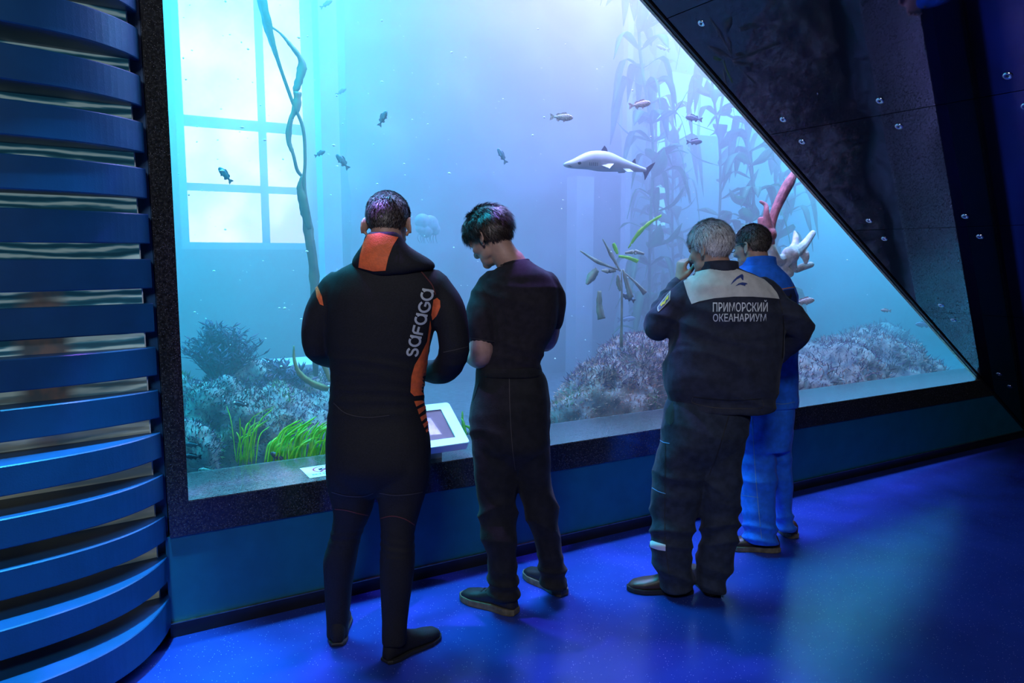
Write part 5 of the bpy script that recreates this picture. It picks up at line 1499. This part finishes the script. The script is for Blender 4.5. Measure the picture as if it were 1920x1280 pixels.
# ------------------------------------------------------------------ person in bright blue
def build_p4():
    Y = 3.80
    base = flr(1430, 1030, 0)
    P = thing('person', (base[0], base[1], 0), 'person with glasses in a bright blue jacket and trousers, half behind another visitor', 'person', 'visitors at the window')
    jk = [(490, 1402, 1448, .01, .072), (500, 1388, 1458, 0, .085), (512, 1372, 1470, 0, .10), (526, 1358, 1482, 0, .112), (548, 1352, 1489, 0, .122), (580, 1350, 1493, 0, .13), (640, 1351, 1494, 0, .135), (700, 1352, 1494, 0, .135), (740, 1353, 1494, 0, .135), (760, 1355, 1494, 0, .135)]
    hips = [(735, 1368, 1488, 0, .12), (775, 1374, 1486, 0, .13), (815, 1378, 1482, 0, .125), (840, 1382, 1480, 0, .12)]
    lleg = [(800, 1380, 1448, 0, .115), (836, 1385, 1450, 0, .11), (880, 1389, 1452, 0, .10), (929, 1391, 1453, -.01, .09), (970, 1393, 1454, -.02, .085), (1003, 1395, 1456, -.02, .085), (1014, 1397, 1457, -.02, .085)]
    rleg = [(800, 1425, 1484, .02, .115), (836, 1434, 1480, .04, .11), (880, 1444, 1479, .07, .095), (932, 1450, 1480, .10, .088), (970, 1454, 1485, .12, .085), (992, 1456, 1489, .12, .085)]
    larm = [(1370, 545, 0, .066), (1356, 580, .03, .062), (1356, 615, .08, .055), (1375, 628, .18, .046), (1400, 622, .26, .038)]
    rarm = [(1470, 545, 0, .064), (1477, 580, .03, .060), (1475, 618, .07, .055), (1460, 632, .17, .046), (1430, 624, .26, .038)]
    head = Head(PY(1410, 464, Y + .01), math.radians(40), math.radians(8), 0, .90)
    nb = PY(1424, 500, Y)
    I = .016
    ba = [(x, y, d, r_ - .022) for x, y, d, r_ in larm]; bb = [(x, y, d, r_ - .022) for x, y, d, r_ in rarm]
    shapes = [rows_loft(jk, Y, I), rows_loft(hips, Y, I), rows_loft(lleg, Y, .03), rows_loft(rleg, Y, .03), limb(ba, Y), limb(bb, Y), neck(head, nb, .060)] + head.shapes()
    shapes += hand_shapes(PY(1404, 620, Y + .28), (.7, .3, .2), (0, -.6, .6), .5, 1)
    shapes += hand_shapes(PY(1426, 622, Y + .28), (-.7, .3, .2), (0, -.6, .6), .5, -1)
    for hx, hy, tx, ty in ((1455, 1028, 1390, 1024), (1486, 1006, 1466, 996)):
        a = flr(hx, hy, 0) + ZD * .045; b_ = flr(tx, ty, 0) + ZD * .03; d = (b_ - a) / np.linalg.norm(b_ - a)
        shapes.append(tube([a + d * .03, a + d * .09, a + d * .15], [.026, .024, .016], 10, 3, round_ends=True))
    mesh('body', *fuse(shapes, .005, 3), M_SKIN, P)
    V, Fc = fuse([rows_loft(jk, Y), limb(larm, Y), limb(rarm, Y)], .008, 4)
    V = wrinkle(V, Fc, .005, 9, 12.0, [(1.0, .2, .004, 20), (1.35, .06, .004, 36)])
    jo = mesh('blue_jacket', V, Fc, M_BLUECL, P); bj = bvh_of(V, Fc)
    seam('piping', bj, [(1456, 545), (1470, 541), (1490, 538)], 2.0, M_STITCHO, jo)
    decal('shoulder_panel', bj, *poly([(1458, 547), (1472, 543), (1488, 541), (1493, 556), (1495, 580), (1482, 572), (1468, 560)]), M_BLUEDK, jo, .002, 6)
    decal('emblem', bj, *poly([(1474, 552), (1478, 556), (1482, 550), (1484, 556), (1481, 560), (1483, 565), (1478, 562), (1475, 562), (1476, 558)]), M_SOLE_BLK, jo, .004, 4)
    seam('hem_stitch', bj, [(1452, 756), (1470, 757), (1490, 753)], 1.1, M_STITCH, jo)
    rings = []
    for zz, rx, ry_ in ((-.035, .098, .088), (.0, .088, .080), (.025, .082, .076), (.042, .080, .074)):
        rings.append([nb + np.array([rx * math.cos(a), ry_ * math.sin(a), zz - .015 * math.sin(a)]) for a in np.linspace(0, 2 * math.pi, 30, endpoint=False)])
    for zz, rx, ry_ in ((.042, .074, .068), (-.03, .090, .08)):
        rings.append([nb + np.array([rx * math.cos(a), ry_ * math.sin(a), zz - .015 * math.sin(a)]) for a in np.linspace(0, 2 * math.pi, 30, endpoint=False)])
    mesh('collar', *loft(rings, False), M_BLUECL, jo)
    V, Fc = fuse([rows_loft(hips, Y), rows_loft(lleg, Y), rows_loft(rleg, Y)], .008, 4)
    V = wrinkle(V, Fc, .005, 9, 14.0, [(.10, .09, .011, 38), (.36, .12, .008, 26)])
    tr = mesh('blue_trousers', V, Fc, M_BLUECL, P); bp_ = bvh_of(V, Fc)
    seam('stitching', bp_, [(1410, 780), (1414, 850), (1420, 930), (1428, 1010)], 1.1, M_STITCH, tr)
    seam('stitching', bp_, [(1391, 928), (1405, 930), (1422, 932)], 1.1, M_STITCH, tr)
    shoe(P, (1461, 1033), (1384, 1028), M_SHOE_BRN, M_SOLE_TAN, .30, .11, .095, .028, M_SOLE_TAN)
    shoe(P, (1490, 1010), (1468, 996), M_SHOE_BRN, M_SOLE_TAN, .29, .105, .095, .028)
    def hl(x, y, z):
        if y < -.035: return min(.03, z + .045)
        if y < .025: return min(.03, z - .006)
        return min(.03, z - .036)
    hair(head, M_HAIR_GB, P, hl, lambda x, y, z: .004 + .006 * max(0, min(1, z / .09)), 14, 8000, .018, .24, shades=(M_HAIR_G, M_HAIR_DK))
    g_ = MB()
    for q in (-1, 1):
        rim = [head.pt((q * .034 + .025 * math.cos(a), .106 - .004 * abs(math.cos(a)), .006 + .019 * math.sin(a))) for a in np.linspace(0, 2 * math.pi, 21)]
        g_.add(*tube(rim, .0024, 6, 1))
        g_.add(*tube([head.pt((q * .059, .104, .014)), head.pt((q * .078, .06, .016)), head.pt((q * .083, -.005, .022)), head.pt((q * .082, -.025, .004))], .0026, 6, 3))
    g_.add(*tube([head.pt((-.010, .106, .010)), head.pt((0, .110, .013)), head.pt((.010, .106, .010))], .002, 6, 3))
    gl = g_.build('spectacles', M_GLASSES, P)
    for q in (-1, 1):
        rim = [head.pt((q * .034 + .024 * math.cos(a), .106 - .004 * abs(math.cos(a)), .006 + .018 * math.sin(a))) for a in np.linspace(0, 2 * math.pi, 20, endpoint=False)]
        mesh('lens', rim, [tuple(range(20))], M_GLASS, gl, False)
build_p4()

# ------------------------------------------------------------------ touch screen on the sill
def build_screen():
    fr = PV(882, 829, -0.02)
    u1 = float((fr - A0) @ UD); zf = float(fr[2])
    # find v at which the far right corner lies over the same u
    best = min(np.linspace(.02, .6, 200), key=lambda v: abs(PU(841, 753, v)[0] - u1))
    zb = PU(841, 753, best)[1]
    WD = 0.46
    a = W(u1 - WD, -.02, zf); b_ = W(u1, -.02, zf); c = W(u1, best, zb); d = W(u1 - WD, best, zb)
    nn = np.cross(b_ - a, d - a); nn /= np.linalg.norm(nn)
    T = thing('touch_screen', W(u1 - WD / 2, best / 2, SILL), 'white-framed touch screen tilted on the sill in front of the wetsuit', 'screen')
    L = np.linalg.norm(d - a)
    def S(x, y, h): return a + (b_ - a) * (x / WD) + (d - a) * (y / L) + nn * h
    def rr(x0, x1, y0, y1, r_, n=6):
        P_ = []
        for cx, cy, s in ((x1 - r_, y0 + r_, -90), (x1 - r_, y1 - r_, 0), (x0 + r_, y1 - r_, 90), (x0 + r_, y0 + r_, 180)):
            P_ += [(cx + r_ * math.cos(math.radians(s + 90 * k / n)), cy + r_ * math.sin(math.radians(s + 90 * k / n))) for k in range(n + 1)]
        return P_
    m_ = .062
    o1 = rr(0, WD, 0, L, .018); i1 = rr(m_, WD - m_, m_ * .75, L - m_ * .75, .004)
    n = len(o1)
    rings = [[S(x, y, -.045) for x, y in o1], [S(x, y, -.003) for x, y in o1], [S(x + (.003 if x < WD / 2 else -.003), y + (.003 if y < L / 2 else -.003), 0) for x, y in o1], [S(x, y, 0) for x, y in i1], [S(x, y, -.008) for x, y in i1]]
    mesh('housing', *loft(rings, False), M_WHITE, T, False)
    mesh('back_cover', [S(x, y, -.0445) for x, y in o1], [tuple(range(n))[::-1]], M_WHITE, T, False)
    ms, nt, bs = new_mat('screen_picture')
    tc = nt.nodes.new('ShaderNodeTexCoord'); nz = nt.nodes.new('ShaderNodeTexNoise'); nz.inputs['Scale'].default_value = 9
    cr = nt.nodes.new('ShaderNodeValToRGB'); cr.color_ramp.elements[0].color = (0.06, 0.075, 0.20, 1); cr.color_ramp.elements[1].color = (0.16, 0.19, 0.36, 1)
    nt.links.new(tc.outputs['Object'], nz.inputs['Vector']); nt.links.new(nz.outputs['Fac'], cr.inputs[0])
    nt.links.new(cr.outputs[0], bs.inputs['Emission Color']); bs.inputs['Emission Strength'].default_value = .7
    bs.inputs['Base Color'].default_value = (.01, .01, .02, 1); bs.inputs['Roughness'].default_value = .35; bs.inputs['Specular IOR Level'].default_value = .2
    sc_o = mesh('display', [S(x, y, -.007) for x, y in i1], [tuple(range(n))], ms, T, False)
    m2 = mat('screen_icon_tile', (0.06, 0.065, 0.11), .2, var=.3, vscale=20)
    q = WD - m_
    mesh('display_tile', [S(x, y, -.0062) for x, y in ((q - .16, .09), (q - .06, .085), (q - .075, L - .09), (q - .16, L - .09))], [(0, 1, 2, 3)], m2, sc_o, False)
    # foot
    mesh('stand', [S(x, y, -.045) for x, y in ((.12, .06), (WD - .12, .06), (WD - .12, L - .03), (.12, L - .03))] +
         [np.array([p[0], p[1], SILL + .005]) for p in (S(.12, .06, -.045), S(WD - .12, .06, -.045), S(WD - .12, L - .03, -.045), S(.12, L - .03, -.045))],
         [(0, 1, 2, 3), (4, 7, 6, 5), (0, 4, 5, 1), (1, 5, 6, 2), (2, 6, 7, 3), (3, 7, 4, 0)], M_WHITE, T, False)
build_screen()
